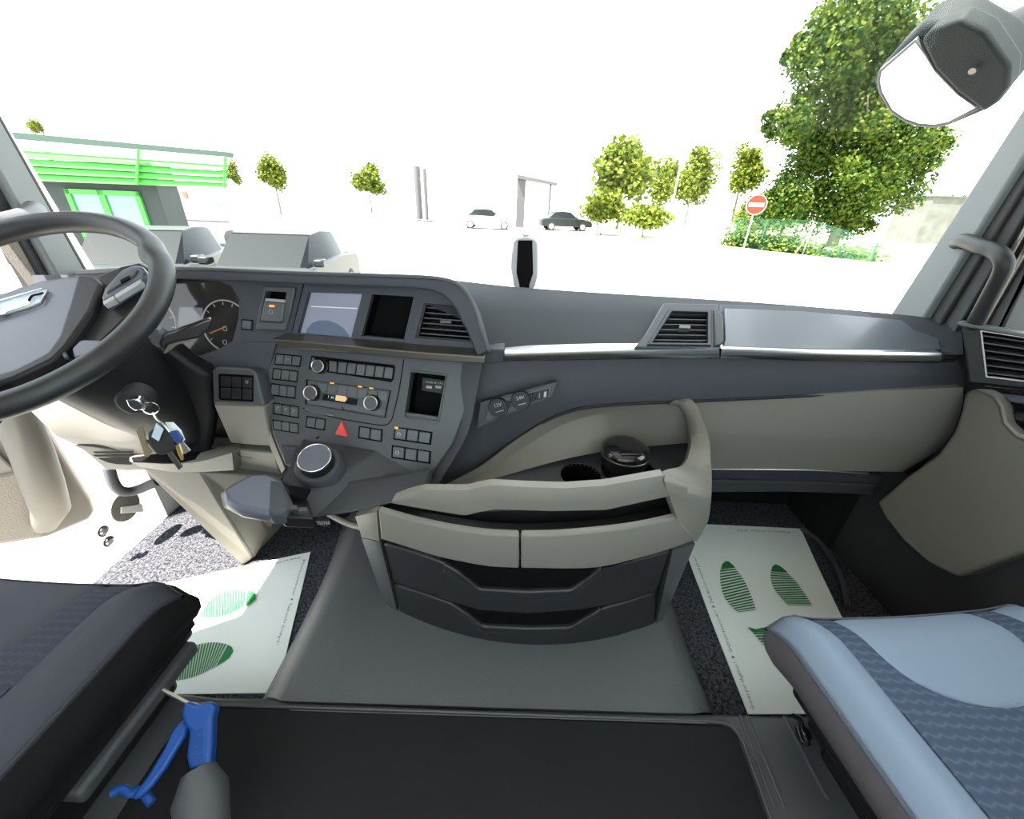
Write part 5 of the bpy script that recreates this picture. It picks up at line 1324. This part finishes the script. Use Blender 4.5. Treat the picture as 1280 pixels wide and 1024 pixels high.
# ---- parked vehicles
def car(name, label, loc, rot, paint, L=4.4, W=1.78, H=1.45, group=None):
    T = thing(name, label, 'car', loc, group)
    mtx = Matrix.Translation(loc) @ Matrix.Rotation(rot, 4, 'Z')
    prof = [(-L / 2, .35), (-L / 2, .75), (-L / 2 + .15, .92), (-L * .2, 1.0), (L * .30, .95), (L / 2 - .12, .80), (L / 2, .6), (L / 2 - .02, .32)]
    def loftp(nm, sec, wfun, material):
        bm = bmesh.new(); rows = []
        for (yy, kk) in wfun: rows.append([mtx @ Vector((x, yy, .30 + (z - .30) * kk if kk != 1 else z)) for x, z in sec])
        V = [[bm.verts.new(p) for p in r] for r in rows]
        n = len(sec)
        for i in range(len(V) - 1):
            for j in range(n): bm.faces.new((V[i][j], V[i][(j + 1) % n], V[i + 1][(j + 1) % n], V[i + 1][j]))
        bm.faces.new(V[0][::-1]); bm.faces.new(V[-1])
        return soft(mesh_obj(nm, bm, material, T), 45)
    loftp('body', prof, [(-W / 2, .92), (-W / 2 + .08, 1), (0, 1), (W / 2 - .08, 1), (W / 2, .92)], paint)
    cab = [(-L * .36, .95), (-L * .24, H - .05), (-L * .08, H), (L * .06, H - .03), (L * .22, .95)]
    bm = bmesh.new(); Vs = []
    for yy, s in ((-W / 2 + .06, 0), (-W / 2 + .2, 1), (W / 2 - .2, 1), (W / 2 - .06, 0)):
        Vs.append([bm.verts.new(mtx @ Vector((x, yy if z < 1.0 else (yy if s else yy), z if s or z < 1 else .97))) for x, z in cab])
    for i in range(3):
        for j in range(5): bm.faces.new((Vs[i][j], Vs[i][(j + 1) % 5], Vs[i + 1][(j + 1) % 5], Vs[i + 1][j]))
    soft(mesh_obj('glasshouse', bm, 'carglass', T), 30)
    rf = [(-L * .22, H - .03), (-L * .08, H + .02), (L * .05, H - .01), (L * .05, H - .05), (-L * .22, H - .08)]
    bm = bmesh.new(); prism(bm, [mtx @ Vector((x, -W / 2 + .2, z)) for x, z in rf], [mtx @ Vector((x, W / 2 - .2, z)) for x, z in rf]); mesh_obj('roof', bm, paint, T)
    for sx_ in (-1, 1):
        for sy in (-1, 1):
            o_ = mtx @ Vector((sx_ * L * .31, sy * (W / 2 - .1), .32)); axd = mtx.to_3x3() @ Vector((0, sy, 0))
            wl_ = lathe('wheel', [(.32, -.1), (.32, .09), (.28, .11)], o_, axd, 'tyre', T, 24); lathe('rim', [(.22, .1), (.2, .115), (.06, .12)], o_, axd, 'cargrey', wl_, 20)
    for sy in (-1, 1):
        bm = bmesh.new(); box_bm(bm, (L / 2 - .22, sy * (W / 2 - .28) - .2, .58), (L / 2 - .02, sy * (W / 2 - .28) + .2, .76), mtx); mesh_obj('headlamp', bm, 'lamp', T, bevel=.04)
        bm = bmesh.new(); box_bm(bm, (L * .14, sy * (W / 2 + .08) - .09, .95), (L * .19, sy * (W / 2 + .08) + .09, 1.08), mtx); mesh_obj('wing_mirror', bm, paint, T, bevel=.03)
    bm = bmesh.new(); box_bm(bm, (L / 2 - .04, -.45, .42), (L / 2 + .01, .45, .6), mtx); mesh_obj('grille', bm, 'darkmetal', T, bevel=.02)
    return T
c1 = at(158, 312, Y=6.6); car('parked_car', 'glossy black car with headlamps beside the louvred building', (c1.x - .75, c1.y + 1.3, GROUND), math.radians(-72), 'carblack')
c2 = at(268, 305, Y=6.6); car('parked_car', 'dark car parked nose-on in front of the white van', (c2.x + .1, c2.y + 1.6, GROUND), math.radians(-84), 'carblack')
for k, (x, y, lab, pt_) in enumerate(((610, 286, 'silver car parked far across the yard, behind the sensor pod', 'cargrey'), (705, 288, 'dark car parked far across the yard, right of the sensor pod', 'carblack'))):
    q = at(x, y, Z=GROUND); q = CAM + (q - CAM) * 1.0
    car('distant_car', lab, (q.x, q.y, GROUND), math.radians(10 * k), pt_)
# white van with orange lamp
vY = 18; v0 = at(252, 262, Y=vY)
VN = thing('white_van', 'white delivery van with orange side lamps beyond the dark car', 'van', (v0.x, vY, GROUND))
bm = bmesh.new(); sec = [(-2.4, .35), (-2.4, 2.4), (-2.1, 2.5), (1.0, 2.5), (1.7, 1.5), (2.5, 1.15), (2.6, .8), (2.6, .35)]
prism(bm, [Vector((v0.x + x, vY - .9, GROUND + z)) for x, z in sec], [Vector((v0.x + x, vY + .9, GROUND + z)) for x, z in sec]); mesh_obj('body', bm, 'paintw', VN, bevel=.06)
for x in (-1.5, 1.6): lathe('wheel', [(.35, -.1), (.35, .1), (.3, .12)], (v0.x + x, vY - .85, GROUND + .35), (0, -1, 0), 'tyre', VN, 24)
ws_ = [(.75, 1.5), (.72, 2.2), (1.0, 2.25), (1.5, 1.5)]
bm = bmesh.new(); prism(bm, [Vector((v0.x + x, vY - .93, GROUND + z)) for x, z in ws_], [Vector((v0.x + x, vY - .88, GROUND + z)) for x, z in ws_]); mesh_obj('side_window', bm, 'pane', VN)
for x in (-.2, .1): box('side_lamp', (v0.x + x, vY - .94, GROUND + 1.75), (v0.x + x + .18, vY - .88, GROUND + 2.0), 'orange' if x < 0 else 'brick', VN, .02)
box('side_rail', (v0.x - 2.2, vY - .93, GROUND + .95), (v0.x + 1.6, vY - .88, GROUND + 1.02), 'darkmetal', VN, .01)
# distant posts and shelter
for k, (x, y, hpx) in enumerate(((525, 276, 68), (534, 277, 66))):
    p = at(x, y, Z=GROUND); dep = (p - CAM).dot(FW); t = at(x - 1, y - hpx, Y=p.y)
    ps = thing('dark_post', ('tall dark post standing alone across the yard', 'thinner dark post next to the tall one across the yard')[k], 'post', p)
    tube('shaft', [p - Vector((0, 0, .1)), Vector((p.x, p.y, t.z))], (.32, .18)[k], 'darkmetal', ps, 10)
    lathe('foot', [(.6, 0), (.6, .12), (.4, .2)], p - Vector((0, 0, .02)), (0, 0, 1), 'darkmetal', ps, 12)
p = at(665, 285, Z=GROUND); zt2 = at(665, 219, Y=p.y).z
sh = thing('shelter', 'dark flat-roofed shelter far across the yard', 'shelter', p)
wd = 1.5 * p.y / 40
box('post', (p.x - wd, p.y, GROUND), (p.x - wd * .5, p.y + .8, zt2 - .2), 'darkmetal', sh, .02)
box('post', (p.x + wd * .9, p.y, GROUND), (p.x + wd * 1.0, p.y + .2, zt2 - .4), 'darkmetal', sh, .02)
bm = bmesh.new(); prism(bm, [Vector((p.x - wd, p.y - .3, zt2)), Vector((p.x + wd * 1.3, p.y - .3, zt2 - .5)), Vector((p.x + wd * 1.3, p.y - .3, zt2 - .7)), Vector((p.x - wd, p.y - .3, zt2 - .3))], [Vector((p.x - wd, p.y + 2, zt2)), Vector((p.x + wd * 1.3, p.y + 2, zt2 - .5)), Vector((p.x + wd * 1.3, p.y + 2, zt2 - .7)), Vector((p.x - wd, p.y + 2, zt2 - .3))])
mesh_obj('roof', bm, 'darkmetal', sh)
p = at(838, 268, Z=GROUND); p = CAM + (p - CAM) * (47 / p.y); p.z = GROUND
lpz = at(848, 196, Y=p.y)
lm = thing('lamp_post', 'thin white lamp post between the two yellow-green trees', 'lamp post', p)
tube('mast', [p, Vector((p.x + .02, p.y, lpz.z))], .08, 'signw', lm, 8); box('lamp_head', (p.x - .5, p.y - .15, lpz.z), (p.x + .3, p.y + .15, lpz.z + .12), 'signw', lm, .03)
